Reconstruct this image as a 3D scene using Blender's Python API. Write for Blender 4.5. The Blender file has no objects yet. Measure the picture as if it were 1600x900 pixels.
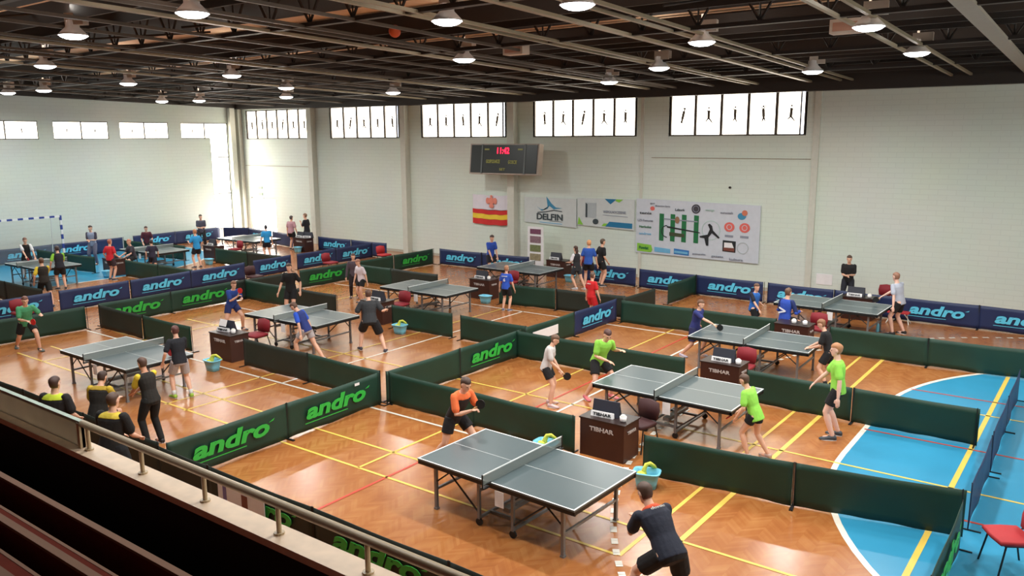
import bpy, math, random
from mathutils import Vector, Matrix
random.seed(7)
C = bpy.context.scene.collection
SC = bpy.context.scene
PI = math.pi
def R(d): return math.radians(d)

# ------------------------------------------------------------------ camera
# hall axes: X runs along the far wall, Y runs towards it, Z up (metres)
PITCH, ROLL, YAW, EYE = 0.1833, -0.00617, 0.637, 5.30
fwd = Vector((-math.sin(YAW)*math.cos(PITCH), math.cos(YAW)*math.cos(PITCH), -math.sin(PITCH)))
rt = Vector((math.cos(YAW), math.sin(YAW), 0))
up = rt.cross(fwd)
r2 = rt*math.cos(ROLL) + up*math.sin(ROLL)
u2 = -rt*math.sin(ROLL) + up*math.cos(ROLL)
cd = bpy.data.cameras.new('camera'); cam = bpy.data.objects.new('camera', cd); C.objects.link(cam)
cam.matrix_world = Matrix(((r2.x, u2.x, -fwd.x, 0), (r2.y, u2.y, -fwd.y, 0), (r2.z, u2.z, -fwd.z, EYE), (0, 0, 0, 1)))
cd.sensor_width = 36; cd.lens = 1261.4/1600*36; cd.clip_start = .05; cd.clip_end = 200
SC.camera = cam

# ------------------------------------------------------------------ world, colour, light settings
w = bpy.data.worlds.new('world'); SC.world = w; w.use_nodes = True
w.node_tree.nodes['Background'].inputs[0].default_value = (.75, .85, 1, 1)
w.node_tree.nodes['Background'].inputs[1].default_value = .25
SC.view_settings.view_transform = 'Standard'; SC.view_settings.look = 'None'
SC.view_settings.exposure = 0.2
SC.view_settings.gamma = 1; SC.view_settings.use_curve_mapping = False
SC.cycles.use_denoising = True
SC.cycles.max_bounces = 6; SC.cycles.diffuse_bounces = 4; SC.cycles.glossy_bounces = 3
SC.cycles.sample_clamp_indirect = 6
LAMP_W = 120.0        # each hall lamp
WIN_E = 5.0          # daylight behind the frosted panes

# ------------------------------------------------------------------ materials
def lin(c):
    return tuple(((v/255)/12.92 if v/255 <= .04045 else ((v/255+.055)/1.055)**2.4) for v in c)
MC = {}
def mat(name, rgb, rough=.6, metal=0, emis=0, noise=.08, nscale=6, spec=.5, bump=0, coat=0, bscale=None):
    if name in MC: return MC[name]
    m = bpy.data.materials.new(name); m.use_nodes = True; nt = m.node_tree; b = nt.nodes['Principled BSDF']
    c = lin(rgb)
    b.inputs['Roughness'].default_value = rough; b.inputs['Metallic'].default_value = metal
    b.inputs['Specular IOR Level'].default_value = spec; b.inputs['Coat Weight'].default_value = coat
    if emis:
        b.inputs['Emission Color'].default_value = (*c, 1); b.inputs['Emission Strength'].default_value = emis
        b.inputs['Base Color'].default_value = (*c, 1)
    else:
        tc = nt.nodes.new('ShaderNodeTexCoord'); n = nt.nodes.new('ShaderNodeTexNoise'); n.inputs['Scale'].default_value = nscale
        nt.links.new(tc.outputs['Object'], n.inputs['Vector'])
        mx = nt.nodes.new('ShaderNodeMix'); mx.data_type = 'RGBA'
        mx.inputs['A'].default_value = (*[v*(1-noise) for v in c], 1); mx.inputs['B'].default_value = (*[min(1, v*(1+noise)) for v in c], 1)
        nt.links.new(n.outputs['Fac'], mx.inputs['Factor']); nt.links.new(mx.outputs['Result'], b.inputs['Base Color'])
        if bump:
            n2 = nt.nodes.new('ShaderNodeTexNoise'); n2.inputs['Scale'].default_value = bscale or nscale*4
            nt.links.new(tc.outputs['Object'], n2.inputs['Vector'])
            bp = nt.nodes.new('ShaderNodeBump'); bp.inputs['Strength'].default_value = bump; bp.inputs['Distance'].default_value = .03
            nt.links.new(n2.outputs['Fac'], bp.inputs['Height']); nt.links.new(bp.outputs['Normal'], b.inputs['Normal'])
    MC[name] = m; return m

def parquet():
    m = bpy.data.materials.new('parquet'); m.use_nodes = True; nt = m.node_tree; L = nt.links.new; b = nt.nodes['Principled BSDF']
    def M(op, a, c=None, d=None):
        n = nt.nodes.new('ShaderNodeMath'); n.operation = op
        for i, v in enumerate((a, c, d)):
            if v is None: continue
            if isinstance(v, (int, float)): n.inputs[i].default_value = v
            else: L(v, n.inputs[i])
        return n.outputs[0]
    tc = nt.nodes.new('ShaderNodeTexCoord'); sp = nt.nodes.new('ShaderNodeSeparateXYZ'); L(tc.outputs['Object'], sp.inputs[0])
    x, y = sp.outputs[0], sp.outputs[1]
    cw, pw = .24, .06
    col = M('FLOOR', M('DIVIDE', x, cw)); tri = M('PINGPONG', x, cw)
    t = M('ADD', y, tri); row = M('FLOOR', M('DIVIDE', t, pw))
    cmb = nt.nodes.new('ShaderNodeCombineXYZ'); L(col, cmb.inputs[0]); L(row, cmb.inputs[1])
    wn = nt.nodes.new('ShaderNodeTexWhiteNoise'); wn.noise_dimensions = '2D'; L(cmb.outputs[0], wn.inputs['Vector'])
    # long patches of boards laid together, lighter and darker
    mp = nt.nodes.new('ShaderNodeMapping'); mp.inputs['Scale'].default_value = (2.9, 1.0, 1); L(tc.outputs['Object'], mp.inputs['Vector'])
    cn = nt.nodes.new('ShaderNodeTexNoise'); cn.inputs['Scale'].default_value = 1.3; cn.inputs['Detail'].default_value = 3; L(mp.outputs[0], cn.inputs['Vector'])
    f = M('ADD', M('MULTIPLY', wn.outputs['Value'], .24), M('MULTIPLY', cn.outputs['Fac'], .84))
    rp = nt.nodes.new('ShaderNodeValToRGB'); L(f, rp.inputs[0])
    e = rp.color_ramp.elements
    e[0].position = .12; e[0].color = (*lin((146, 82, 40)), 1); e[1].position = .95; e[1].color = (*lin((190, 132, 78)), 1)
    k = e.new(.5); k.color = (*lin((168, 104, 54)), 1)
    gx = M('LESS_THAN', M('FRACT', M('DIVIDE', x, cw)), .012); gy = M('LESS_THAN', M('FRACT', M('DIVIDE', t, pw)), .035)
    g = M('MAXIMUM', gx, gy)
    mx = nt.nodes.new('ShaderNodeMix'); mx.data_type = 'RGBA'; L(M('MULTIPLY', g, .10), mx.inputs['Factor']); L(rp.outputs[0], mx.inputs['A']); mx.inputs['B'].default_value = (*lin((120, 66, 34)), 1)
    L(mx.outputs['Result'], b.inputs['Base Color'])
    b.inputs['Roughness'].default_value = .27; b.inputs['Coat Weight'].default_value = .35; b.inputs['Coat Roughness'].default_value = .2
    return m

def brick_wall(name, rgb, axis):
    m = bpy.data.materials.new(name); m.use_nodes = True; nt = m.node_tree; L = nt.links.new; b = nt.nodes['Principled BSDF']
    tc = nt.nodes.new('ShaderNodeTexCoord'); sp = nt.nodes.new('ShaderNodeSeparateXYZ'); L(tc.outputs['Object'], sp.inputs[0])
    cm = nt.nodes.new('ShaderNodeCombineXYZ'); L(sp.outputs[axis], cm.inputs[0]); L(sp.outputs[2], cm.inputs[1])
    br = nt.nodes.new('ShaderNodeTexBrick'); L(cm.outputs[0], br.inputs['Vector']); br.inputs['Scale'].default_value = 1
    br.inputs['Brick Width'].default_value = .5; br.inputs['Row Height'].default_value = .16; br.inputs['Mortar Size'].default_value = .012
    c = lin(rgb)
    br.inputs['Color1'].default_value = (*c, 1); br.inputs['Color2'].default_value = (*[v*.98 for v in c], 1); br.inputs['Mortar'].default_value = (*[v*.93 for v in c], 1)
    n = nt.nodes.new('ShaderNodeTexNoise'); n.inputs['Scale'].default_value = .5; L(tc.outputs['Object'], n.inputs['Vector'])
    mx = nt.nodes.new('ShaderNodeMix'); mx.data_type = 'RGBA'; mx.blend_type = 'MULTIPLY'; mx.inputs['Factor'].default_value = .12
    L(br.outputs['Color'], mx.inputs['A']); L(n.outputs['Color'], mx.inputs['B']); L(mx.outputs['Result'], b.inputs['Base Color'])
    bp = nt.nodes.new('ShaderNodeBump'); bp.inputs['Strength'].default_value = .12; bp.inputs['Distance'].default_value = .008; bp.invert = True
    L(br.outputs['Fac'], bp.inputs['Height']); L(bp.outputs[0], b.inputs['Normal']); b.inputs['Roughness'].default_value = .6
    return m

# ------------------------------------------------------------------ mesh helpers
class MB:
    def __init__(s): s.v = []; s.f = []; s.m = []; s.ms = []
    def mi(s, m):
        if m not in s.ms: s.ms.append(m)
        return s.ms.index(m)
    def box(s, x0, x1, y0, y1, z0, z1, m=None):
        i = len(s.v); s.v += [(x0, y0, z0), (x1, y0, z0), (x1, y1, z0), (x0, y1, z0), (x0, y0, z1), (x1, y0, z1), (x1, y1, z1), (x0, y1, z1)]
        fs = [(0, 3, 2, 1), (4, 5, 6, 7), (0, 1, 5, 4), (1, 2, 6, 5), (2, 3, 7, 6), (3, 0, 4, 7)]
        s.f += [tuple(i+k for k in q) for q in fs]; s.m += [s.mi(m)]*6; return s
    def poly(s, pts, m=None):
        i = len(s.v); s.v += [tuple(p) for p in pts]; s.f.append(tuple(range(i, i+len(pts)))); s.m.append(s.mi(m)); return s
    def prism(s, pts, off, m=None):           # closed outline pts (3D) pushed by vector off
        n = len(pts); i = len(s.v); off = Vector(off)
        s.v += [tuple(p) for p in pts] + [tuple(Vector(p)+off) for p in pts]
        s.f.append(tuple(i+k for k in range(n-1, -1, -1))); s.f.append(tuple(i+n+k for k in range(n)))
        for k in range(n): s.f.append((i+k, i+(k+1) % n, i+n+(k+1) % n, i+n+k))
        s.m += [s.mi(m)]*(n+2); return s
    def rings(s, rings, m=None, cap=True):
        n = len(rings[0]); i0 = len(s.v)
        for r in rings: s.v += [tuple(p) for p in r]
        for a in range(len(rings)-1):
            for k in range(n):
                s.f.append((i0+a*n+k, i0+a*n+(k+1) % n, i0+(a+1)*n+(k+1) % n, i0+(a+1)*n+k)); s.m.append(s.mi(m))
        if cap:
            s.f.append(tuple(i0+k for k in range(n-1, -1, -1))); s.f.append(tuple(i0+(len(rings)-1)*n+k for k in range(n))); s.m += [s.mi(m)]*2
        return s
    def tube(s, pts, rad, n=8, m=None, flat=None, round_ends=False):
        pts = [Vector(p) for p in pts]
        if isinstance(rad, (int, float)): rad = [rad]*len(pts)
        rad = list(rad)
        if round_ends:
            d0 = (pts[0]-pts[1]).normalized(); d1 = (pts[-1]-pts[-2]).normalized(); r0, r1 = rad[0], rad[-1]
            pts = [pts[0]+d0*r0*.95, pts[0]+d0*r0*.7] + pts + [pts[-1]+d1*r1*.7, pts[-1]+d1*r1*.95]
            rad = [r0*.3, r0*.72] + rad + [r1*.72, r1*.3]
        rr = []; ref = None
        for k, p in enumerate(pts):
            t = (pts[min(k+1, len(pts)-1)]-pts[max(k-1, 0)]).normalized()
            if ref is None:
                ref = Vector((0, 1, 0)) if abs(t.y) < .9 else Vector((1, 0, 0))
            a = (ref - t*ref.dot(t)).normalized(); ref = a; b = t.cross(a)
            fl = flat or (1, 1)
            rr.append([p + a*math.cos(2*PI*j/n)*rad[k]*fl[0] + b*math.sin(2*PI*j/n)*rad[k]*fl[1] for j in range(n)])
        return s.rings(rr, m)
    def ell(s, c, r, ax=None, m=None, nu=12, nv=8):
        c = Vector(c); ax = ax or (Vector((1, 0, 0)), Vector((0, 1, 0)), Vector((0, 0, 1)))
        rr = []
        for a in range(nv+1):
            th = PI*(a+.12)/(nv+.24)
            rr.append([c + ax[0]*r[0]*math.sin(th)*math.cos(2*PI*j/nu) + ax[1]*r[1]*math.sin(th)*math.sin(2*PI*j/nu) - ax[2]*r[2]*math.cos(th) for j in range(nu)])
        return s.rings(rr, m)
    def build(s, name, m=None, parent=None, smooth=False, loc=None):
        me = bpy.data.meshes.new(name); me.from_pydata(s.v, [], s.f)
        if m is not None: me.materials.append(m)
        else:
            for q in s.ms: me.materials.append(q)
            me.polygons.foreach_set('material_index', s.m)
        if smooth: me.polygons.foreach_set('use_smooth', [True]*len(me.polygons))
        me.update(); o = bpy.data.objects.new(name, me); C.objects.link(o)
        if parent: o.parent = parent
        if loc: o.location = loc
        return o
def thing(name, label, cat, loc=(0, 0, 0), rz=0, group=None):
    o = bpy.data.objects.new(name, None); C.objects.link(o); o.empty_display_size = .1
    o.location = loc; o.rotation_euler = (0, 0, rz); return tag(o, label, cat, group)
def tag(o, label, cat, group=None):
    o['label'] = label; o['category'] = cat
    if group: o['group'] = group
    return o
def struct(o): o['kind'] = 'structure'; return o
def inst(mesh, name, parent, loc=(0, 0, 0), rot=(0, 0, 0), scale=(1, 1, 1)):
    o = bpy.data.objects.new(name, mesh); C.objects.link(o); o.parent = parent; o.location = loc; o.rotation_euler = rot; o.scale = scale; return o
def dup(root, loc, rz, label, group=None):
    r = root.copy(); C.objects.link(r); r.location = loc; r.rotation_euler = (0, 0, rz); r['label'] = label
    if group: r['group'] = group
    for ch in list(root.children):
        c = ch.copy(); C.objects.link(c); c.parent = r
        for g in list(ch.children):
            d = g.copy(); C.objects.link(d); d.parent = c
    return r
TX = {}
def text_mesh(s, bold=0.0, shear=0.0):
    k = (s, bold, shear)
    if k in TX: return TX[k]
    cu = bpy.data.curves.new('lettering', 'FONT'); cu.body = s; cu.offset = bold; cu.shear = shear; cu.extrude = .004; cu.align_x = 'CENTER'; cu.resolution_u = 3
    o = bpy.data.objects.new('lettering', cu); C.objects.link(o); bpy.context.view_layer.update()
    dg = bpy.context.evaluated_depsgraph_get(); me = bpy.data.meshes.new_from_object(o.evaluated_get(dg))
    bpy.data.objects.remove(o); bpy.data.curves.remove(cu)
    xs = [v.co.x for v in me.vertices]; ys = [v.co.y for v in me.vertices]; zs = [v.co.z for v in me.vertices]
    cx, cy, W, H = (max(xs)+min(xs))/2, (max(ys)+min(ys))/2, max(xs)-min(xs), max(ys)-min(ys)
    for v in me.vertices: v.co.x = (v.co.x-cx)/W; v.co.y = (v.co.y-cy)/H; v.co.z -= min(zs)
    me.materials.clear(); TX[k] = me; return me
def lettering(s, parent, loc, w, h, m, rot=(PI/2, 0, 0), bold=.0, shear=0, name='lettering'):
    me = text_mesh(s, bold, shear).copy(); me.materials.append(m)
    return inst(me, name, parent, loc, rot, (w, h, 1))

# ------------------------------------------------------------------ shared materials
M_white = mat('white_paint', (222, 222, 214), .5)
M_line_w = mat('line_white', (232, 226, 214), .35); M_line_y = mat('line_yellow', (232, 198, 92), .35); M_line_r = mat('line_red', (198, 70, 52), .35)
M_blue_floor = mat('floor_blue', (52, 146, 186), .3, noise=.12, nscale=1.2, coat=.15)
M_dark = mat('dark_steel', (44, 37, 33), .6); M_black = mat('black', (18, 18, 20), .5); M_grey = mat('grey_steel', (128, 128, 130), .4, metal=.4)
M_rail = mat('rail_steel', (150, 138, 116), .45, metal=.3)
M_green = mat('barrier_green', (18, 56, 42), .55, noise=.2, nscale=3); M_blue = mat('barrier_blue', (26, 42, 84), .5, noise=.15, nscale=3)
M_dgreen = mat('barrier_dark_green', (30, 40, 32), .6, noise=.2, nscale=3)
M_lg = mat('logo_green', (48, 178, 66), .5); M_lb = mat('logo_blue', (92, 198, 232), .5)
M_brown = mat('desk_brown', (58, 30, 24), .4, noise=.2, nscale=5)
M_red = mat('chair_red', (178, 42, 48), .7); M_dred = mat('chair_dark_red', (134, 28, 40), .7)
M_tub = mat('tub_blue', (122, 202, 230), .35); M_towel = mat('towel_yellow', (214, 214, 84), .9, bump=.4)
M_daylight = mat('daylight_pane', (255, 246, 228), emis=WIN_E)
M_sun = mat('daylight_strong', (255, 250, 240), emis=15)
M_paper = mat('paper', (236, 234, 236), .7)

# ------------------------------------------------------------------ floor
def strip(b, p, q, wd, m, z):
    d = (Vector((*q, 0))-Vector((*p, 0))).normalized(); n = Vector((-d.y, d.x, 0))*wd/2
    b.poly([(p[0]-n.x, p[1]-n.y, z), (q[0]-n.x, q[1]-n.y, z), (q[0]+n.x, q[1]+n.y, z), (p[0]+n.x, p[1]+n.y, z)], m)
def arc_pts(gl, sgn, rad, n=24):          # goal-area outline: gl goal line x, sgn -1 opens to -x
    P = []
    for k in range(n+1):
        a = PI/2*k/n; P.append((gl+sgn*rad*math.sin(a), 13.75-rad*math.cos(a)))
    for k in range(n+1):
        a = PI/2*(1-k/n); P.append((gl+sgn*rad*math.sin(a), 16.75+rad*math.cos(a)))
    return P
fb = MB(); M_par = parquet()
fb.poly([(-39.1, -.2, 0), (6, -.2, 0), (6, 27.6, 0), (-39.1, 27.6, 0)], M_par)
for gl, sg, ex in ((2.8, -1, 6.0), (-37.2, 1, -39.1)):
    P = arc_pts(gl, sg, 6)
    poly = P + [(ex, P[-1][1]), (ex, P[0][1])]
    if sg < 0: poly = poly[::-1]
    # fan in quads so the polygon stays planar and convex
    fb.poly([(x, y, .002) for x, y in (poly if sum((poly[i][0]*poly[(i+1) % len(poly)][1]-poly[(i+1) % len(poly)][0]*poly[i][1]) for i in range(len(poly))) > 0 else poly[::-1])], M_blue_floor)
    for a, b_ in zip(P[:-1], P[1:]): strip(fb, a, b_, .09, M_line_w, .004)
    # dashed nine metre line
    P9 = arc_pts(gl, sg, 9.1, 60); acc = 0
    for a, b_ in zip(P9[:-1], P9[1:]):
        L = math.dist(a, b_); k = 0
        while k < L:
            if (acc+k) % .3 < .15:
                t0, t1 = k/L, min(1, (k+.06)/L)
                if 6.4 < a[1]+(b_[1]-a[1])*t0 < 27: strip(fb, (a[0]+(b_[0]-a[0])*t0, a[1]+(b_[1]-a[1])*t0), (a[0]+(b_[0]-a[0])*t1, a[1]+(b_[1]-a[1])*t1), .09, M_line_w, .0062)
            k += .05
        acc += L
Y, W_, Rd = M_line_y, M_line_w, M_line_r
for p, q, m, wd in [((-22, 8.53), (-4.65, 8.53), Y, .05), ((-22, 9.34), (4, 9.34), Y, .05), ((-9.47, 8.53), (-9.47, 20.5), Y, .05), ((-22, 13.28), (4, 13.28), Y, .05),
    ((-4.62, 8.53), (-4.5, 21), Y, .06), ((-4.15, 9.3), (-4.0, 21), Y, .08), ((-1.55, 9.3), (-1.42, 20.5), Y, .08), ((-1.6, 17.31), (3, 17.31), Y, .05),
    ((-15.1, 8.46), (-15.1, 20), Y, .05), ((-14.42, 8.46), (-14.42, 10.7), Y, .05), ((-20.6, 8.5), (-20.6, 20), Y, .05), ((-30, 19.1), (-24, 19.1), Y, .05),
    ((-3.2, 15.2), (5, 15.2), Rd, .05), ((-3, 12.2), (5, 12.2), Rd, .05), ((-3.0, 18.3), (5, 18.3), Rd, .05), ((-8.82, 6.8), (-8.82, 20), Rd, .05),
    ((-23, 10.78), (-8.35, 10.78), W_, .06), ((-23, 19.92), (-8.35, 19.92), W_, .06), ((-8.32, 10.78), (-8.32, 19.95), W_, .06), ((-14.33, 10.78), (-14.33, 19.95), W_, .06), ((-23, 15.2), (-21, 15.2), W_, .05)]:
    strip(fb, p, q, wd, m, .005)
struct(fb.build('floor'))

# ------------------------------------------------------------------ walls
WY, WX, RX = 27.6, -39.1, 5.0
def roofz(y): return 7.0+.024*(27.6-y)
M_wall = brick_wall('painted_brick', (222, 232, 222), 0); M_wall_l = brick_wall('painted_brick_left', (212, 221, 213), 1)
M_pil = mat('pilaster_paint', (206, 207, 196), .6); M_slot = mat('groove', (176, 172, 158), .7)
BW = [(-38.4, -33.2, 6), (-31.6, -26.9, 5), (-25.45, -20.7, 5), (-19.25, -14.6, 5), (-13.2, -8.35, 5)]; WZ0, WZ1 = 5.34, 6.86
DOOR = (-38.4, -36.3)
b = MB()
def wall_back(x0, x1, z0, z1): b.box(x0, x1, WY, WY+.3, z0, z1)
wall_back(WX, RX, WZ1, 8.6)
xs = [WX] + [v for g in BW for v in g[:2]] + [RX]
for k in range(0, len(xs), 2): wall_back(xs[k], xs[k+1], WZ0, WZ1)
wall_back(WX, DOOR[0], 0, WZ0); wall_back(DOOR[1], RX, 0, WZ0); wall_back(DOOR[0], DOOR[1], 2.2, WZ0)
struct(b.build('wall_back', M_wall))
b = MB()
LW = [(.6, 3.2), (3.8, 6.3), (6.9, 9.4), (10.0, 12.5), (13.0, 17.1), (17.75, 20.3), (20.85, 23.4), (24.1, 26.85)]; LZ0, LZ1 = 5.38, 6.2; TALL = (25.75, 26.85)  # first four windows are added out of view to bring in more daylight
def wall_l(y0, y1, z0, z1): b.box(WX-.3, WX, y0, y1, z0, z1)
wall_l(-3, WY+.3, LZ1, 8.6)
ys = [-3] + [v for g in LW for v in g] + [WY+.3]
for k in range(0, len(ys), 2): wall_l(ys[k], ys[k+1], LZ0, LZ1)
wall_l(-3, TALL[0], 0, LZ0); wall_l(TALL[1], WY+.3, 0, LZ0); wall_l(TALL[0], TALL[1], 0, .5)
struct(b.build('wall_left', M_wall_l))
RW_FILL = [(y, y+2.6) for y in (1.5, 4.9, 8.3, 11.7, 15.1, 18.5, 21.9)]  # openings for the added fill windows, out of view
b = MB(); b.box(RX, RX+.3, -3, WY+.3, 0, 5.0).box(RX, RX+.3, -3, WY+.3, 6.6, 8.6); ys = [-3] + [v for g in RW_FILL for v in g] + [WY+.3]
for k in range(0, len(ys), 2): b.box(RX, RX+.3, ys[k], ys[k+1], 5.0, 6.6)
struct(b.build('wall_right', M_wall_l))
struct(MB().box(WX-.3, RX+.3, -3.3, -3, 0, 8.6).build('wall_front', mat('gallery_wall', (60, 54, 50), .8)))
# pilasters, skirting, thin cable line
for k, (x, wd, dp) in enumerate([(-38.95, .3, .25), (-32.9, .34, .3), (-26.4, .3, .3), (-20.25, .34, .3), (-14.3, .12, .05), (-7.95, .2, .08)]):
    struct(MB().box(x-wd/2, x+wd/2, WY-dp, WY, 0, 7.0).build('trim_%d' % (k+1), M_pil))
struct(MB().box(WX, WX+.25, 26.9, 27.2, 0, 7.0).build('trim_7', M_pil))
struct(MB().box(-38.7, -33.1, WY-.03, WY, 3.9, 3.94).box(-13.9, -8.1, WY-.03, WY, 4.55, 4.58).build('trim_8', M_slot))
struct(MB().box(WX+.3, RX, WY-.03, WY, 0, .12).build('baseboard_back', M_slot)); struct(MB().box(WX, WX+.03, 0, 25.6, 0, .12).build('baseboard_left', M_slot))

# ------------------------------------------------------------------ windows
M_frame = mat('window_frame', (74, 66, 58), .6); M_sil = mat('silhouette', (70, 60, 50), .8)
def athlete(k):                             # little painted athlete, one outline on the glass (x, z)
    P = [[((0, .5), .045, .06)], []]
    poses = [((0, .0), (0, -.22), (-.1, -.36), (.08, -.4), (-.16, .22), (.14, .12)), ((.02, 0), (.05, -.2), (-.02, -.42), (.12, -.4), (-.12, .24), (.14, .3)),
             ((0, 0), (-.02, -.2), (-.16, -.34), (.16, -.42), (.12, .1), (-.12, .16)), ((.04, 0), (-.04, -.24), (-.12, -.42), (-.06, -.44), (.08, .3), (.12, .28)), ((0, 0), (0, -.2), (-.15, -.38), (.2, -.44), (-.13, .1), (.1, .05))]
    return poses[k % 5]
def silhouette(parent, cx, cz, s, k, axis, pos):
    c, hp, f1, f2, h1, h2 = athlete(k); mb = MB()
    def P(p): return (cx+p[0]*s, pos, cz+p[1]*s) if axis == 0 else (pos, cx+p[0]*s, cz+p[1]*s)
    sh = (c[0], .14)
    for a, q, r0, r1 in ((sh, hp, .055, .045), (hp, f1, .035, .015), (hp, f2, .035, .015), (sh, h1, .02, .012), (sh, h2, .02, .012)):
        mb.tube([P(a), P(q)], [r0*s*1.25, r1*s*1.5], 6)
    mb.ell(P((sh[0], .26)), (.045*s,)*3)
    o = mb.build('athlete_picture', M_sil, parent)
nwin = 0
for gi, (x0, x1, n) in enumerate(BW):
    nwin += 1; root = bpy.data.objects.new('window_%d' % nwin, None); C.objects.link(root); root['kind'] = 'structure'
    pw = (x1-x0)/n; fr = MB(); y0 = WY+.02
    fr.box(x0, x1, y0, y0+.1, WZ0-.02, WZ0+.05).box(x0, x1, y0, y0+.1, WZ1-.05, WZ1+.02)
    for k in range(n+1): fr.box(x0+k*pw-.045, x0+k*pw+.045, y0-.02, y0+.1, WZ0, WZ1)
    fr.build('window_frame', M_frame, root)
    for k in range(n):
        tilt = .10 if k == n-1 and gi != 3 else 0
        p = MB().box(x0+k*pw+.03+tilt*.2, x0+(k+1)*pw-.03-tilt*1.3, y0+.04, y0+.06, WZ0+.05, WZ1-.05).build('window_pane', M_daylight, root)
        if tilt:
            MB().box(x0+(k+1)*pw-.16, x0+(k+1)*pw-.03, y0+.09, y0+.10, WZ0+.05, WZ1-.05).build('open_gap', mat('sky_gap', (232, 240, 255), emis=WIN_E), root)
            MB().box(x0+(k+1)*pw-.19, x0+(k+1)*pw-.15, y0-.01, y0+.06, WZ0+.05, WZ1-.05).build('sash', M_frame, root)
        silhouette(root, x0+(k+.5)*pw, WZ0+.78, .75, gi*2+k, 0, y0+.03)
for gi, (y0, y1) in enumerate(LW):
    nwin += 1; root = bpy.data.objects.new('window_%d' % nwin, None); C.objects.link(root); root['kind'] = 'structure'
    n = 2; pw = (y1-y0)/n; fr = MB(); x0 = WX-.12
    if gi == 4: n = 3; pw = (y1-y0)/n
    z0, z1 = LZ0, LZ1
    fr.box(x0, x0+.1, y0, y1, z1-.04, z1+.02).box(x0, x0+.1, y0, y1 if gi < 7 else TALL[0], z0-.02, z0+.04)
    for k in range(n+1): fr.box(x0, x0+.1, y0+k*pw-.025, y0+k*pw+.025, z0, z1)
    if gi == 7:
        fr.box(x0, x0+.1, TALL[0], TALL[1], 4.36, 4.42).box(x0, x0+.1, TALL[0], TALL[1], 2.4, 2.46).box(x0, x0+.1, TALL[0], TALL[1], .48, .54)
        fr.box(x0, x0+.1, TALL[0]-.02, TALL[0]+.04, .5, LZ0).box(x0, x0+.1, TALL[1]-.04, TALL[1]+.02, .5, LZ0)
    fr.build('window_frame', M_frame, root)
    for k in range(n):
        MB().box(x0+.04, x0+.06, y0+k*pw+.025, y0+(k+1)*pw-.025, z0+.04 if not (gi == 7 and k == 1) else z0-.1, z1-.04).build('window_pane', M_daylight, root)
        silhouette(root, y0+(k+.5)*pw, z0+.42, .4, gi+k, 1, x0+.07)
    if gi == 7:
        for za, zb in ((4.42, 5.3), (2.46, 4.36), (.54, 2.4)):
            MB().box(x0+.04, x0+.06, TALL[0]+.04, TALL[1]-.04, za, zb).build('window_pane', M_sun, root)
for y0, y1 in RW_FILL:                                              # windows added in the unseen right hand wall as daylight fill for the far wall
    nwin += 1; root = bpy.data.objects.new('window_%d' % nwin, None); C.objects.link(root); root['kind'] = 'structure'; fr = MB()
    for k in range(3): fr.box(RX+.02, RX+.12, y0+k*1.3-.03, y0+k*1.3+.03, 5.0, 6.6)
    fr.box(RX+.02, RX+.12, y0, y1, 5.0, 5.05).box(RX+.02, RX+.12, y0, y1, 6.55, 6.6).build('window_frame', M_frame, root)
    for k in range(2): MB().box(RX+.06, RX+.08, y0+k*1.3+.03, y0+(k+1)*1.3-.03, 5.05, 6.55).build('window_pane', M_daylight, root)
# glazed door in the far left corner
root = bpy.data.objects.new('door_1', None); C.objects.link(root); root['kind'] = 'structure'
fr = MB()
for xx in (DOOR[0], -37.38, DOOR[1]-.06): fr.box(xx, xx+.06, WY+.04, WY+.12, 0, 2.2)
fr.box(DOOR[0], DOOR[1], WY+.04, WY+.12, 2.12, 2.2).box(DOOR[0], DOOR[1], WY+.04, WY+.12, 0, .12).build('door_frame', mat('door_frame', (196, 200, 196), .5), root)
MB().box(DOOR[0]+.06, -37.38, WY+.07, WY+.09, .12, 2.12).build('door_glass', M_sun, root); MB().box(-37.32, DOOR[1]-.06, WY+.07, WY+.09, .12, 2.12).build('door_glass', M_sun, root)
MB().tube([(-37.45, WY, .95), (-37.45, WY, 1.2)], .015).build('door_handle', M_grey, root)
for z, nm in ((2.72, 'upper small green sign plate above the glazed door'), (2.38, 'lower small green sign plate just above the glazed door')):
    o = MB().box(-37.7, -37.35, WY-.03, WY, z-.07, z+.07).build('sign_plate', mat('sign_green', (150, 176, 150), .5)); tag(o, nm, 'sign')
# ------------------------------------------------------------------ roof
M_deck = mat('roof_deck_dark', (34, 27, 24), .8, noise=.3); M_cream = mat('roof_board_cream', (240, 206, 170), .8, noise=.15, nscale=1.5)
b = MB()
edges = [(-3, 5.0, 0), (5.0, 8.0, 1), (8.0, 9.6, 0), (9.6, 12.4, 1), (12.4, 14.4, 0), (14.4, 16.6, 1), (16.6, 19.4, 0), (19.4, 21.4, 1), (21.4, 24, 0), (24, 25.2, 1), (25.2, 27.9, 0)]
for y0, y1, c in edges:
    for x0, x1 in ((WX-.3, -14), (-14, RX+.3)):
        cc = c or (x0 < -20 and False)
        zz0, zz1 = roofz(y0)+1.15, roofz(y1)+1.15
        b.prism([(x0, y0, zz0), (x1, y0, zz0), (x1, y1, zz1), (x0, y1, zz1)], (0, 0, .2), M_cream if cc else M_deck)
struct(b.build('ceiling'))
tn = 20
def trim(mb, m, **k):
    global tn
    tn += 1; return struct(mb.build('trim_%d' % tn, m, **k))
b = MB()                                                      # dark edge beam over the far wall and along the left wall
pts = [(WX, 6.95), (-30, 6.82), (-20, 6.76), (RX, 6.73)]
b.prism([(x, 27.25, z) for x, z in pts]+[(RX, 27.25, 8.5), (WX, 27.25, 8.5)], (0, .35, 0))
trim(b, M_dark)
b = MB(); b.prism([(WX, -3, roofz(-3)+.02), (WX, 27.6, roofz(27.6)+.0), (WX, 27.6, 8.5), (WX, -3, 8.9)], (.3, 0, 0)); trim(b, M_dark)
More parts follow.
